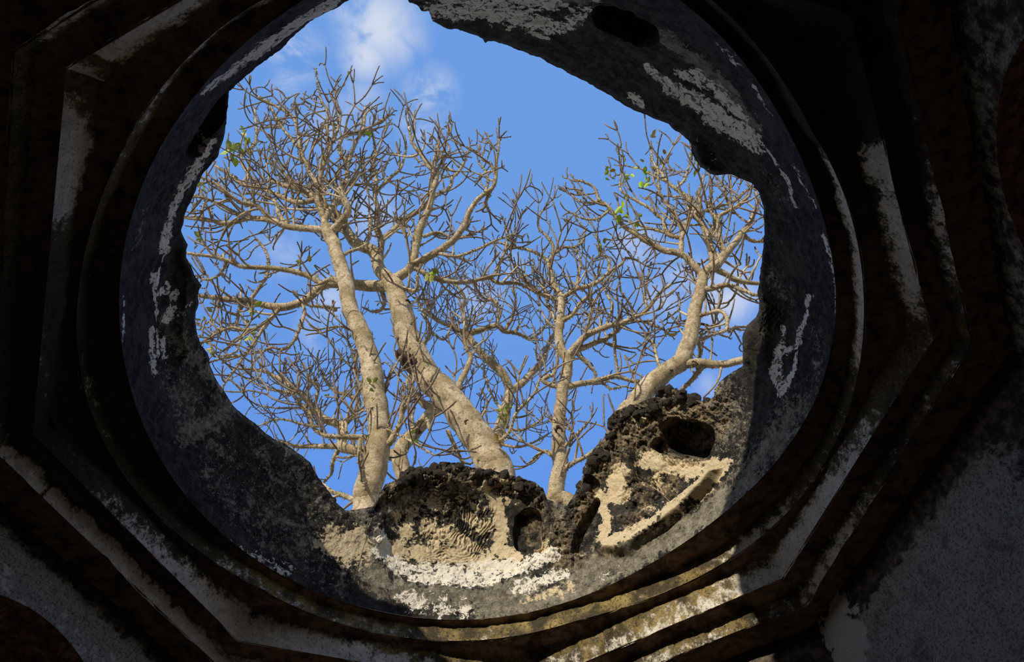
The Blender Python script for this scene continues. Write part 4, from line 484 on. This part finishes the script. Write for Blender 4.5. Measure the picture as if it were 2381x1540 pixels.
def build_dome():
    lo = np.arange(28, 140, 0.085); hi = np.arange(140, 388, 0.2)
    phi_d = np.r_[lo, hi]; nc = len(phi_d); phi = np.radians(phi_d)
    ze = edge_height(phi_d)
    ring = np.stack([np.cos(phi), np.sin(phi), 0 * phi], 1)
    ze = ze + 0.004 * fbm(ring, 30, 3, .6, 5)
    le = np.arcsin(np.clip(ze / HD, 0, .99))
    nr = 190
    v = np.linspace(0, 1, nr)
    l = v[:, None] * le[None, :]
    dev = fourier(FA, phi)[None, :] * (1 - v[:, None]) ** 2
    r = np.cos(l) * (1 + dev); z = HD * np.sin(l)
    Pt = np.stack([np.cos(phi)[None] * r, np.sin(phi)[None] * r, z], -1).reshape(-1, 3).astype(np.float32)
    N = np.stack([np.cos(phi)[None] * np.cos(l), np.sin(phi)[None] * np.cos(l), np.sin(l) / HD], -1).reshape(-1, 3)
    N /= np.linalg.norm(N, axis=1)[:, None]
    VV = np.repeat(v, nc)
    att = {k: np.zeros(len(Pt), np.float32) for k in ('white', 'tan', 'grey', 'brown', 'lam')}
    disp = np.zeros(len(Pt), np.float32); hold = np.zeros(len(Pt), np.float32)
    n_mid = fbm(Pt, 14, 4, .55, 11); n_big = fbm(Pt, 6, 3, .55, 15)
    order = {'R:slab': 0, 'R:bowl': 1, 'R:lump': 2, 'R:swirl': 3, 'R:hole': 4}
    Pw = Pt + np.stack([.014 * fbm(Pt, 22, 4, .6, 501 + k) for k in range(3)], 1)
    for kind, rad, s, pts in sorted(CAPS, key=lambda c: order.get(c[0], 5)):
        A_ = np.array(pts); reach = rad * 2.2
        m = np.all((Pt > A_.min(0) - reach) & (Pt < A_.max(0) + reach), axis=1)
        idx = np.where(m)[0]
        if not len(idx): continue
        d = seg_dist(Pt[idx], pts)
        if kind.startswith('R:'):
            kd = kind[2:]; dn = d * (1 + .38 * n_mid[idx]); q = dn / rad
            if kd == 'bowl': disp[idx] += s * np.clip(1 - q ** 3.2, 0, 1)
            elif kd == 'hole':
                h = s * (1 - sm(q, .72, 1.0)); disp[idx] = np.maximum(disp[idx], h * (1 + .25 * n_mid[idx])); hold[idx] = np.maximum(hold[idx], h)
            elif kd == 'slab':
                q = d / rad * (1 + .22 * n_big[idx] + .08 * n_mid[idx]); disp[idx] = np.minimum(disp[idx], np.where(q < 1.02, s * (1 - sm(q, .82, 1.02)), disp[idx]))
            elif kd == 'lump': disp[idx] += s * np.exp(-(q * 1.3) ** 2)
            elif kd == 'swirl':
                ph_ = np.sin(d * 430 + 22 * n_mid[idx] + 20 * n_big[idx])
                msk = (1 - sm(q, .75, 1.0)) * sm(n_big[idx] + .25 * n_mid[idx], -.22, .12)
                disp[idx] += s * ph_ * msk
                att['lam'][idx] = np.maximum(att['lam'][idx], sm(ph_, .1, .9) * msk)
        else:
            d = seg_dist(Pw[idx], pts)
            att[kind][idx] = np.maximum(att[kind][idx], s * np.clip(1 - d / (2 * rad), 0, 1))
    disp += hold * 0
    disp *= 1 - .9 * sm(VV, .88, 1.0) * (hold < .02)
    rough = sm(att['brown'], .15, .5)
    rough *= 1 - sm(np.clip(att['brown'] - 1.0, 0, 1), 0, .2)
    rough *= 1 - sm(hold, .0, .02) * .8
    disp += .006 * n_mid + .004 * fbm(Pt, 45, 3, .6, 21)
    crust = fbm(Pt, 26, 4, .62, 31, ridged=True)
    disp += rough * (.022 * crust + .008 * fbm(Pt, 70, 3, .6, 41))
    disp += .010 * sm(VV, .93, 1.0) ** 2
    disp *= sm(VV, -.02, .03)
    V = Pt + N * disp[:, None]
    # broken thickness and outer shell
    edge = V[-nc:]; rows = [V]; ex = {k: [a] for k, a in att.items()}
    TH = .15
    nE = N[-nc:]
    for i in range(1, 8):
        t = i / 7
        p = edge + np.stack([np.cos(phi), np.sin(phi), 0 * phi], 1) * (TH * t)
        p[:, 2] += .012 * fbm(p, 16, 4, .6, 61) * math.sin(math.pi * min(1, t * 1.2)) * 1.5 - .02 * t
        rows.append(p.astype(np.float32))
    zo = rows[-1][:, 2]
    for i in range(1, 9):
        t = i / 8; zz = zo * (1 - t) - .10 * t
        ro = np.sqrt(np.clip(1 - (np.clip(zz, 0, None) / (HD * 1.16)) ** 2, 0, 1)) * (1 + TH + .01)
        ro = np.maximum(ro, np.hypot(rows[7][:, 0], rows[7][:, 1]) * (1 - t) + (1 + TH + .01) * t - .0)
        rows.append(np.stack([np.cos(phi) * ro, np.sin(phi) * ro, zz], 1).astype(np.float32))
    extra = 7 + 8
    for k in ex:
        ex[k].append(np.zeros(extra * nc, np.float32) + (.4 if k in ('grey', 'brown') else 0))
    V = np.concatenate(rows); at = {k: np.concatenate(a) for k, a in ex.items()}
    me = np_mesh('ceiling', to_world(V), grid_faces(nr + extra, nc, True, True), True, at)
    o = link('ceiling', me, M_DOME, kind='structure', label='broken plaster dome open to the sky, black lichen and white paint remains', category='dome')
    return o, phi_d, V[(nr - 1) * nc: nr * nc]
dome, DOME_PHI, DOME_EDGE = build_dome()

# ------------------------------------------------------------------ cornice mouldings
def poly_r(corners, phi):
    c = np.array(corners); n = len(c); out = np.full_like(phi, 0.0)
    best = np.full_like(phi, 1e9); dx, dy = np.cos(phi), np.sin(phi)
    for i in range(n):
        a, b = c[i], c[(i + 1) % n]; e = b - a
        den = dx * e[1] - dy * e[0]
        with np.errstate(divide='ignore', invalid='ignore'):
            t = (a[0] * e[1] - a[1] * e[0]) / den
            s = (a[0] * dy - a[1] * dx) / den
        ok = (t > 0) & (s >= -1e-6) & (s <= 1 + 1e-6)
        best = np.where(ok, np.minimum(best, t), best)
    return best
AW = 1.27; PSI = math.radians(26.44)
PH = np.radians(np.arange(0, 360, 0.22))
WALLC = [(AW / math.cos(math.pi / 8) * math.cos(PSI + math.pi / 8 + k * math.pi / 4), AW / math.cos(math.pi / 8) * math.sin(PSI + math.pi / 8 + k * math.pi / 4)) for k in range(8)]
r_a = 1 + fourier(FA, PH)
r_b = np.maximum(1.046 * (1 + fourier(FB, PH)), r_a + .03)
r_c = np.maximum(poly_r(CC, PH), r_b + .012)
r_d = np.maximum(poly_r(CD, PH), r_c + .02)
r_w = np.maximum(poly_r(WALLC, PH), r_d + .012)
ZB, ZC, ZD = -.061, -.143, -.195
# black lichen plus painted-in shade by side of the chamber (deg, amount)
LICHEN_SHADE = np.interp(np.degrees(PH), [0, 20, 40, 60, 110, 135, 155, 200, 225, 250, 280, 320, 345, 360], [.45, .55, .45, .2, .15, .2, .6, .65, .45, .4, .9, .95, .6, .45])
def build_trim(name, r0, z0, r1, z1, wtab, seed, label, slope=.4):
    """soffit from (r0,z0) out to (r1,z0), then the fascia down to z1"""
    prof = []
    ns, nf = 10, 16
    for i in range(ns + 1): prof.append(('s', i / ns))
    for i in range(1, nf + 1): prof.append(('f', i / nf))
    rows = []; sof = []; wv = []
    rf = r1 - (r1 - r0) * slope
    tab = np.array(wtab); o = np.argsort(tab[:, 0] % 360); ta = tab[o, 0] % 360; tv = tab[o, 1]
    w = np.interp(np.degrees(PH), np.r_[ta - 360, ta, ta + 360], np.tile(tv, 3))
    for kind, t in prof:
        if kind == 's':
            rr = r0 + (rf - r0) * t; zz = np.full_like(rr, z0 + .004 * math.sin(math.pi * t))
            if t == 0: zz = zz + 0.0
        else:
            rr = rf + (r1 - rf) * t; zz = np.full_like(rr, z0 + (z1 - z0) * t)
        rows.append(np.stack([np.cos(PH) * rr, np.sin(PH) * rr, zz], 1))
        sof.append(np.full(len(PH), 1.0 if kind == 's' else (0.6 if t < .1 else 0.0)))
        wv.append(w * (0 if kind == 's' else min(1, .35 + t)))
    V = np.concatenate(rows).astype(np.float32)
    n = fbm(V, 9, 4, .55, seed); n2 = fbm(V, 40, 3, .6, seed + 9)
    inw = np.tile(np.stack([np.cos(PH), np.sin(PH), 0 * PH], 1), (len(prof), 1))
    amp = np.ones(len(V)); amp[:len(PH)] = 0
    V = V + inw * ((.010 * n + .004 * n2) * amp)[:, None]
    V[:, 2] += (.008 * fbm(V, 6, 4, .55, seed + 3) + .003 * n2) * amp
    me = np_mesh(name, to_world(V), grid_faces(len(prof), len(PH), True, False), True,
                 {'soffit': np.concatenate(sof), 'white': np.concatenate(wv), 'lichen_shade': np.tile(LICHEN_SHADE, len(prof))})
    me.polygons.foreach_set('use_smooth', np.ones(len(me.polygons), bool))
    return link(name, me, M_TRIM, kind='structure', label=label, category='moulding')
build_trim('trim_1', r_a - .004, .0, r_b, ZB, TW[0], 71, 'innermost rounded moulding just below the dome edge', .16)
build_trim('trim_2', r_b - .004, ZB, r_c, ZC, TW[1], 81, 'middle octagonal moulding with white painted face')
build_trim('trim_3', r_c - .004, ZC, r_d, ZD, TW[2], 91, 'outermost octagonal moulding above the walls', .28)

# ------------------------------------------------------------------ octagonal walls with arched niches
ZF = -ZR / R
SIDES = ['northeast_low', 'north', 'northwest', 'west', 'southwest', 'south', 'southeast', 'east']
names = {0: 'wall_northeast', 1: 'wall_north', 2: 'wall_northwest', 3: 'wall_west', 4: 'wall_southwest', 5: 'wall_south', 6: 'wall_southeast', 7: 'wall_east'}
wall_labels = {0: 'smooth grey plastered wall face at lower right below the mouldings', 1: 'dark wall face under the sunlit mouldings', 2: 'dark wall face below the lower left mouldings',
               3: 'pale grey plastered wall with arched niche at lower left', 4: 'dark wall face on the left side', 5: 'dark wall face behind the viewer, upper left',
               6: 'dark wall face behind the viewer, upper right', 7: 'dark speckled wall with arched niche on the right'}
# face k has its outward direction at PSI + k*45 deg
ARCH = {1: ('added_door', -.36, .40, .0), 3: ('niche', -.355, .43, .05), 7: ('niche', -.262, .43, -.03), 5: ('added_door', -1.35, .36, .05)}  # south doorway is an unseen opening added for warm bounced light
GREY = {0: (.85, .0), 1: (.25, .0), 2: (.25, 0), 3: (.80, .42), 4: (.3, 0), 5: (.3, 0), 6: (.3, 0), 7: (.42, 0)}
PALE0 = [(.44, -.30, .09), (.40, -.22, .05), (.50, -.38, .07), (.47, -.345, .08)]
def build_wall(k):
    a = PSI + k * math.pi / 4; n = np.array([math.cos(a), math.sin(a), 0]); tg = np.array([-math.sin(a), math.cos(a), 0])
    hw = AW * math.tan(math.pi / 8); zt = ZD + .006
    Vs, Fs, G, Pl, Br = [], [], [], [], []
    off = 0
    gv, pv = GREY[k]
    def patch(T, Z, D, flip=False, brown=0.0, g=None, rough=1.0):
        nonlocal off
        rws, cls = T.shape
        Pn = T[..., None] * tg + Z[..., None] * np.array([0, 0, 1]) + (AW + D)[..., None] * n
        Pn = Pn.reshape(-1, 3).astype(np.float32)
        w = rough * (.006 * fbm(Pn, 6, 4, .55, 100 + k) + .003 * fbm(Pn, 40, 3, .6, 110 + k))
        Pn = Pn + n * w[:, None]
        Vs.append(Pn); Fs.append(grid_faces(rws, cls, False, flip) + off); off += rws * cls
        gg = np.full(rws * cls, gv if g is None else g, np.float32)
        pp = np.full(rws * cls, pv, np.float32)
        if k == 0:
            t_, z_ = T.ravel(), Z.ravel()
            for (pt, pz, pr) in PALE0:
                pp = np.maximum(pp, 1.0 * np.clip(1 - np.hypot(t_ - pt, z_ - pz) / (2 * pr), 0, 1))
            gg = gg * sm(-z_, .24, .34)
            gg = gg * (1 - .8 * sm(-t_, .15, .45))
        if k == 3:
            z_ = Z.ravel(); t_ = T.ravel()
            gg = gg * sm(-z_, .19, .28) * (1 - .3 * sm(np.abs(t_ - .0), .3, .5))
            pp = pp * sm(-z_, .24, .32)
        G.append(gg); Pl.append(pp); Br.append(np.full(rws * cls, brown, np.float32))
    def cols(t0, t1, nn): return np.linspace(t0, t1, nn)
    if k in ARCH:
        typ, apex, aw, tc = ARCH[k]
        zs = apex - aw
        t = tc + aw * np.sin(np.linspace(-math.pi / 2, math.pi / 2, 71))
        za = zs + np.sqrt(np.clip(aw * aw - (t - tc) ** 2, 0, None))
        s = np.linspace(0, 1, 40)[:, None]
        patch(np.tile(t, (40, 1)), zt + (za[None] - zt) * s, np.zeros((40, 71)), True)
        for t0, t1 in ((-hw, tc - aw), (tc + aw, hw)):
            tt = cols(t0, t1, 14); zz = np.linspace(zt, ZF, 90)[:, None]
            patch(np.tile(tt, (90, 1)), np.tile(zz, (1, 14)), np.zeros((90, 14)), True)
        # reveal: jambs and arch
        path_t = np.r_[np.full(20, tc - aw), t, np.full(20, tc + aw)]
        path_z = np.r_[np.linspace(ZF, zs, 20), za, np.linspace(zs, ZF, 20)]
        dep = .30 if typ == 'niche' else .42
        dd = np.linspace(0, dep, 10)[:, None]
        patch(np.tile(path_t, (10, 1)), np.tile(path_z, (10, 1)), np.tile(dd, (1, len(path_t))), False, .75, .2, .4)
        if typ == 'niche':
            # back of the niche
            s = np.linspace(0, 1, 60)[:, None]
            patch(np.tile(t, (60, 1)), za[None] + (ZF - za[None]) * s, np.full((60, 71), dep - .01), True, 1.0, .2)
    else:
        tt = cols(-hw, hw, 100); zz = np.linspace(zt, ZF, 190)[:, None]
        patch(np.tile(tt, (190, 1)), np.tile(zz, (1, 100)), np.zeros((190, 100)), True)
    # outer face
    ho = (AW + .42) * math.tan(math.pi / 8); zo = -.08
    if k in ARCH and ARCH[k][0] == 'added_door':
        typ, apex, aw, tc = ARCH[k]; zs = apex - aw
        t = tc + aw * np.sin(np.linspace(-math.pi / 2, math.pi / 2, 31)); za = zs + np.sqrt(np.clip(aw * aw - (t - tc) ** 2, 0, None)); s = np.linspace(0, 1, 8)[:, None]
        patch(np.tile(t, (8, 1)), zo + (za[None] - zo) * s, np.full((8, 31), .42), False)
        for t0, t1 in ((-ho, tc - aw), (tc + aw, ho)):
            patch(np.tile(cols(t0, t1, 6), (20, 1)), np.tile(np.linspace(zo, ZF, 20)[:, None], (1, 6)), np.full((20, 6), .42), False)
    else:
        patch(np.tile(cols(-ho, ho, 20), (30, 1)), np.tile(np.linspace(zo, ZF, 30)[:, None], (1, 20)), np.full((30, 20), .42), False)
    me = np_mesh(names[k], to_world(np.concatenate(Vs)), np.concatenate(Fs), True, {'grey': np.concatenate(G), 'pale': np.concatenate(Pl), 'brown': np.concatenate(Br)})
    link(names[k], me, M_WALL, kind='structure', label=wall_labels[k], category='wall')
for k in range(8): build_wall(k)
# ledge under trim_3 out to the wall face, and the flat roof around the dome
def ring_mesh(name, loops, mat, attrs=None, **props):
    V = np.concatenate(loops).astype(np.float32)
    at = {k: np.full(len(V), v, np.float32) for k, v in (attrs or {}).items()}
    me = np_mesh(name, to_world(V), grid_faces(len(loops), len(PH), True, False), True, at)
    return link(name, me, mat, **props)
def loop(r, z): return np.stack([np.cos(PH) * r, np.sin(PH) * r, np.full_like(PH, z)], 1)
ring_mesh('trim_4', [loop(r_d - .003, ZD + .002), loop((r_d + r_w) / 2, ZD + .005), loop(r_w + .012, ZD + .004)], M_TRIM, {'soffit': 1.0, 'white': 0.0, 'lichen_shade': .45}, kind='structure', label='narrow dark ledge where the mouldings meet the walls', category='moulding')
r_o = poly_r([(x * (AW + .42) / AW, y * (AW + .42) / AW) for x, y in WALLC], PH)
ring_mesh('roof_terrace', [loop(np.full_like(PH, 1.155), -.02), loop(r_o + .01, -.06), loop(r_o + .01, -.12)], M_WALL, {'grey': .4, 'pale': 0, 'brown': .3}, kind='structure', label='flat roof terrace around the outside of the dome', category='roof')

# floor and outside ground
def plane(name, pts, mat, **props):
    me = bpy.data.meshes.new(name); me.from_pydata(pts, [], [list(range(len(pts)))]); me.update()
    return link(name, me, mat, **props)
plane('floor', [(x * R * 1.35, y * R * 1.35, 0.0) for x, y in WALLC], M_GROUND, kind='structure', label='earth floor of the octagonal chamber', category='floor')
plane('ground', [(-40, -40, -.02), (40, -40, -.02), (40, 40, -.02), (-40, 40, -.02)], M_GROUND, kind='structure', label='sandy ground outside the ruin', category='ground')

# ------------------------------------------------------------------ rubble stones set in the broken crest
def stone_meshes(n):
    out = []
    import bmesh
    for i in range(n):
        bm = bmesh.new(); bmesh.ops.create_icosphere(bm, subdivisions=2, radius=1.0)
        V = np.array([v.co[:] for v in bm.verts]); d = 1 + .40 * fbm(V, 1.3, 2, .6, 200 + i) + .34 * fbm(V, 2.8, 2, .7, 230 + i, True)
        rs = np.random.RandomState(i); sc = rs.uniform(.65, 1.1, 3)
        for v, k in zip(bm.verts, d): v.co = Vector(np.array(v.co[:]) * k * sc)
        me = bpy.data.meshes.new('stone'); bm.to_mesh(me); bm.free(); me.materials.append(M_RUBBLE)
        out.append(me)
    return out
STONES = stone_meshes(8)
rs = np.random.RandomState(4)
E3 = to_world(DOME_EDGE)
def put_stones(p0, p1, count, smin, smax, down):
    for i in range(count):
        ph = rs.uniform(p0, p1); j = int(np.argmin(np.abs(DOME_PHI - ph)))
        p = E3[j].copy(); outw = np.array([math.cos(math.radians(ph)), math.sin(math.radians(ph)), 0])
        s = rs.uniform(smin, smax)
        p = p + outw * rs.uniform(.3 * s, .08) + np.array([0, 0, rs.uniform(-down, .01)])
        o = link('stone', STONES[rs.randint(8)], None, dome)
        o.location = p; o.rotation_euler = rs.uniform(0, 6.28, 3); o.scale = (s, s, s)
put_stones(84, 124, 80, .012, .036, .05)
put_stones(34, 74, 95, .012, .040, .07)
put_stones(130, 150, 6, .012, .025, .03)
put_stones(330, 345, 6, .012, .03, .02)

# ------------------------------------------------------------------ trees
def tubes(polys, sides=6):
    """polys: list of (n,4) arrays x,y,z,r -> quad mesh arrays"""
    Vs, Fs, Rs, off = [], [], [], 0
    ang = np.linspace(0, 2 * math.pi, sides, endpoint=False)
    ca, sa = np.cos(ang), np.sin(ang)
    for P_ in polys:
        p = P_[:, :3]; r = P_[:, 3]; n = len(p)
        t = np.gradient(p, axis=0); t /= np.linalg.norm(t, axis=1)[:, None] + 1e-9
        ref = np.array([.31, .9, .3]) if abs(t[:, 1]).mean() < .8 else np.array([1., .1, .2])
        a = np.cross(t, ref); a /= np.linalg.norm(a, axis=1)[:, None] + 1e-9
        b = np.cross(t, a)
        ringv = p[:, None] + r[:, None, None] * (ca[None, :, None] * a[:, None] + sa[None, :, None] * b[:, None])
        tip = p[-1] + t[-1] * r[-1] * .7
        Vs.append(np.concatenate([ringv.reshape(-1, 3), tip[None], p[:1]]))
        Fs.append(grid_faces(n, sides, True) + off)
        k = off + (n - 1) * sides; j = np.arange(sides); top = off + n * sides
        h = sides // 2
        jj = np.arange(0, sides, 2)
        Fs.append(np.stack([k + jj, k + (jj + 1) % sides, k + (jj + 2) % sides, np.full(len(jj), top)], 1))
        Fs.append(np.stack([np.full(len(jj), top + 1), off + (jj + 2) % sides, off + (jj + 1) % sides, off + jj], 1))
        off += n * sides + 2
        Rs.append(np.r_[np.repeat(r, sides), r[-1], r[0]])
    return np.concatenate(Vs), np.concatenate(Fs), np.concatenate(Rs)
def catmull(P_, sub):
    n = len(P_); out = []
    Q = np.vstack([2 * P_[0] - P_[1], P_, 2 * P_[-1] - P_[-2]])
    for i in range(1, n):
        p0, p1, p2, p3 = Q[i - 1], Q[i], Q[i + 1], Q[i + 2]
        for s in range(sub):
            t = s / sub
            out.append(.5 * ((2 * p1) + (-p0 + p2) * t + (2 * p0 - 5 * p1 + 4 * p2 - p3) * t * t + (-p0 + 3 * p1 - 3 * p2 + p3) * t ** 3))
    out.append(P_[-1])
    return np.array(out)
UP = np.array([0, -.30, .95])
def shoot(rnd, p, d, L, r, depth, acc):
    n = 6; pts = [(*p, r)]; q = np.array(p)
    rt = max(.011, r * .72) if depth else .0095
    bend = rnd.normal(0, .16, 3)
    for i in range(1, n + 1):
        d = d + UP * rnd.uniform(.05, .19) + bend * .5 + rnd.normal(0, .045, 3); d /= np.linalg.norm(d)
        q = q + d * L / n
        pts.append((*q, r + (rt - r) * i / n))
    acc.append(np.array(pts))
    if depth <= 0: return
    k = 2 if rnd.rand() < .72 else 3
    ax = np.cross(d, rnd.normal(0, 1, 3)); ax /= np.linalg.norm(ax) + 1e-9
    for j in range(k):
        ang = rnd.uniform(.35, .85) * (1 if j % 2 == 0 else -1) if j < 2 else rnd.uniform(-.2, .2)
        m = Matrix.Rotation(ang, 3, Vector(ax)) @ Vector(d)
        shoot(rnd, q, np.array(m), L * rnd.uniform(.55, .95), rt, depth - 1, acc)
def tufts(rnd, polys, per_m, acc_v, acc_f):
    for P_ in polys:
        seg = np.linalg.norm(np.diff(P_[:, :3], axis=0), axis=1); tot = seg.sum()
        cnt = int(tot * per_m)
        if cnt < 1: continue
        s = np.r_[0, np.cumsum(seg)]
        for x in np.sort(rnd.uniform(0, tot, cnt)):
            i = min(len(seg) - 1, int(np.searchsorted(s, x)) - 1); f = (x - s[i]) / max(seg[i], 1e-6)
            c = P_[i] + (P_[i + 1] - P_[i]) * f; t = P_[i + 1, :3] - P_[i, :3]
            o = np.cross(t, rnd.normal(0, 1, 3)); o /= np.linalg.norm(o) + 1e-9
            b = c[:3] + o * c[3] * .85; L = rnd.uniform(.010, .030); w = rnd.uniform(.004, .009)
            t = t / (np.linalg.norm(t) + 1e-9); sd = np.cross(o, t)
            tipp = b + o * L + rnd.normal(0, .008, 3) - np.array([0, 0, .006])
            k = len(acc_v)
            acc_v += [b + t * w, b + sd * w, b - t * w, b - sd * w, tipp]
            acc_f += [(k, k + 1, k + 4), (k + 1, k + 2, k + 4), (k + 2, k + 3, k + 4), (k + 3, k, k + 4)]
TREE_INFO = {
    'A': ('bare_tree', 'pale tree with straight slender trunk rising from the lower left notch of the rim'),
    'B': ('bare_tree', 'thickest leaning pale trunk with a dark cut scar, crown spreading over the opening'),
    'C': ('bare_tree', 'bare tree with upright trunk in the gap between the two broken wall lumps'),
    'D': ('bare_tree', 'bare tree leaning right at the right edge of the opening, few green leaves'),
    'E': ('bare_tree', 'low branching tree behind the slender trunk, fine twigs filling the lower left'),
    'F': ('bare_tree', 'slim forked tree behind the thick leaning trunk, in the lower middle'),
}
LEAF_ME = []
def leaf_mesh(mat):
    u = [(0, 0, 0), (.30, .26, .05), (.68, .24, .06), (1.0, 0, -.06), (.68, -.24, .06), (.30, -.26, .05), (.35, 0, -.02), (.70, 0, -.01)]
    f = [(0, 6, 1), (6, 7, 2, 1), (7, 3, 2), (0, 5, 6), (5, 4, 7, 6), (4, 3, 7)]
    me = bpy.data.meshes.new('leaf'); me.from_pydata([(x, y, z) for x, y, z in u], [], f); me.update(); me.materials.append(mat)
    return me
for m in M_LEAF: LEAF_ME.append(leaf_mesh(m))
TREE_OBJ = {}
for ti, (key, limbs) in enumerate(TREES.items()):
    rnd = np.random.RandomState(300 + ti); thin = {'E': .70, 'F': .70, 'C': .85}.get(key, 1.0)
    base = limbs[0][2][0]
    root = bpy.data.objects.new(TREE_INFO[key][0], None); COL.objects.link(root)
    root.empty_display_size = .2; root.location = (base[0], base[1], 0.0)
    root['label'] = TREE_INFO[key][1]; root['category'] = 'tree'; root['group'] = 'bare trees above the opening'
    TREE_OBJ[key] = root; B0 = np.array([base[0], base[1], 0.0])
    lv, lf = [], []
    for kind, tw, pts in limbs:
        P_ = np.array(pts, float)
        P_[:, 3] *= .94 if kind == 'b' else .92
        C_ = catmull(P_, 5 if kind == 'b' else 7); C_[:, 3] = np.clip(C_[:, 3], .006, None)
        jit = np.stack([fbm(C_[:, :3] + k * 9.1, 2.6, 3, .6, 400 + k) for k in range(3)], 1)
        C_[1:, :3] += jit[1:] * (.012 + .35 * C_[1:, 3:4]) * .9
        C_[:, 3] *= 1 + .13 * fbm(C_[:, :3], 5, 3, .6, 410)
        V, F, _ = tubes([C_], 14 if kind == 't' else 8)
        if kind == 't':
            rr = fbm(V, 9, 4, .6, 430)
            cen = V.mean(0)
            V = V + (fbm(V, 12, 3, .6, 440) * .008)[:, None]
        nm = 'trunk' if kind == 't' else 'branch'
        limb = link(nm, np_mesh(nm, V - B0, F), M_BARK, root)
        # shoots
        acc = []
        seg = np.linalg.norm(np.diff(C_[:, :3], axis=0), axis=1); s = np.r_[0, np.cumsum(seg)]; tot = s[-1]
        zvis = 5.5
        vis0 = s[np.argmax(C_[:, 2] > zvis)] if kind == 't' else 0.0
        cnt = int(tw * (1.5 if key in 'EF' else 1.1) * (tot - vis0) / .215 + rnd.rand())
        for x in np.sort(rnd.uniform(vis0 + (tot - vis0) * .12, tot, cnt)):
            i = min(len(seg) - 1, max(0, int(np.searchsorted(s, x)) - 1))
            c = C_[i]; t = C_[i + 1, :3] - C_[i, :3]; t /= np.linalg.norm(t) + 1e-9
            o = np.cross(t, rnd.normal(0, 1, 3)); o /= np.linalg.norm(o) + 1e-9
            d = o * rnd.uniform(.6, 1.0) + t * rnd.uniform(.1, .7) + UP * rnd.uniform(0, .5); d /= np.linalg.norm(d)
            r0 = min(c[3] * .7, rnd.uniform(.013, .022))
            shoot(rnd, c[:3], d, rnd.uniform(.26, .62), r0, rnd.choice([0, 1, 1, 2]), acc)
        if kind == 'b':
            t = C_[-1, :3] - C_[-2, :3]; t /= np.linalg.norm(t)
            for j in range(2):
                d = t + rnd.normal(0, .35, 3) + UP * .1; d /= np.linalg.norm(d)
                shoot(rnd, C_[-1, :3], d, rnd.uniform(.15, .3), min(.014, C_[-1, 3] * .9), rnd.choice([0, 0, 1]), acc)
        if acc:
            for q_ in acc: q_[:, 3] *= thin
            V, F, rad = tubes(acc, 6)
            link('twigs', np_mesh('twigs', V - B0, F, True, {'young': 1 - sm(rad / thin, .0098, .0165)}), M_TWIG, limb, kind='stuff')
        hi = C_[C_[:, 2] > zvis]
        if len(hi) > 2: tufts(rnd, [hi], 150 if kind == 'b' else 130, lv, lf)
        tufts(rnd, acc, 14, lv, lf)
    link('lichen', np_mesh('lichen', np.array(lv) - B0, np.array(lf), False), M_LICHEN, root, kind='stuff')
# scars
def scar(key, p, a, b, ang):
    C0 = np.array(cam.location); p = np.array(p); n = C0 - p; n /= np.linalg.norm(n)
    # push to the side of the trunk that faces the chamber
    xs = np.cross([0, 0, 1], n); xs /= np.linalg.norm(xs); ys = np.cross(n, xs)
    t = math.radians(ang); X = xs * math.cos(t) + ys * math.sin(t); Y = -xs * math.sin(t) + ys * math.cos(t)
    k = 18; V = []; F = []
    # nearest trunk radius
    best = min((l for l in TREES[key]), key=lambda l: min(np.linalg.norm(np.array(q[:3]) - p) for q in l[2]))
    ax = catmull(np.array(best[2], float), 12); q = ax[np.argmin(np.linalg.norm(ax[:, :3] - p, axis=1))]; rad = q[3] * .92
    off = p - q[:3]; off = off - n * (off @ n); dp = min(np.linalg.norm(off), rad * .85)
    off = off / (np.linalg.norm(off) + 1e-9) * dp
    nn = n * math.sqrt(max(rad * rad - dp * dp, 0)) + off
    ctr = q[:3] + nn * .97; n = nn / np.linalg.norm(nn)
    xs = np.cross([0, 0, 1], n); xs /= np.linalg.norm(xs); ys = np.cross(n, xs)
    X = xs * math.cos(t) + ys * math.sin(t); Y = -xs * math.sin(t) + ys * math.cos(t)
    for ringi, (sc, h) in enumerate(((1.25, -.30), (1.12, .12), (.86, .16), (.62, .02), (.0, -.02))):
        for j in range(k):
            th = 2 * math.pi * j / k; wob = 1 + .12 * math.sin(3 * th + a * 900) + .06 * math.sin(7 * th)
            V.append(ctr + (X * a * math.cos(th) + Y * b * math.sin(th)) * sc * wob + n * h * min(a, b) * 1.5)
    V = np.array(V); base = np.array(TREE_OBJ[key].location)
    me = np_mesh('knot', V - base, grid_faces(5, k, True))
    link('knot', me, M_SCAR, TREE_OBJ[key])
bpy.context.view_layer.update()
for sc_ in SCARS: scar(sc_[0], sc_[1:4], sc_[4], sc_[5], sc_[6])
# leaves
rl = np.random.RandomState(77)
for key, x, y, z, sz, n, hue in LEAVES:
    base = np.array(TREE_OBJ[key].location)
    for i in range(n):
        o = link('leaf', LEAF_ME[hue if rl.rand() < .8 else min(2, hue + 1)], None, TREE_OBJ[key])
        o.location = np.array([x, y, z]) - base + rl.normal(0, sz * .45, 3)
        o.rotation_euler = (rl.normal(0, .6), rl.normal(0.2, .6), rl.uniform(0, 6.28)); s = 1.75 * sz * rl.uniform(.8, 1.2); o.scale = (s, s, s)
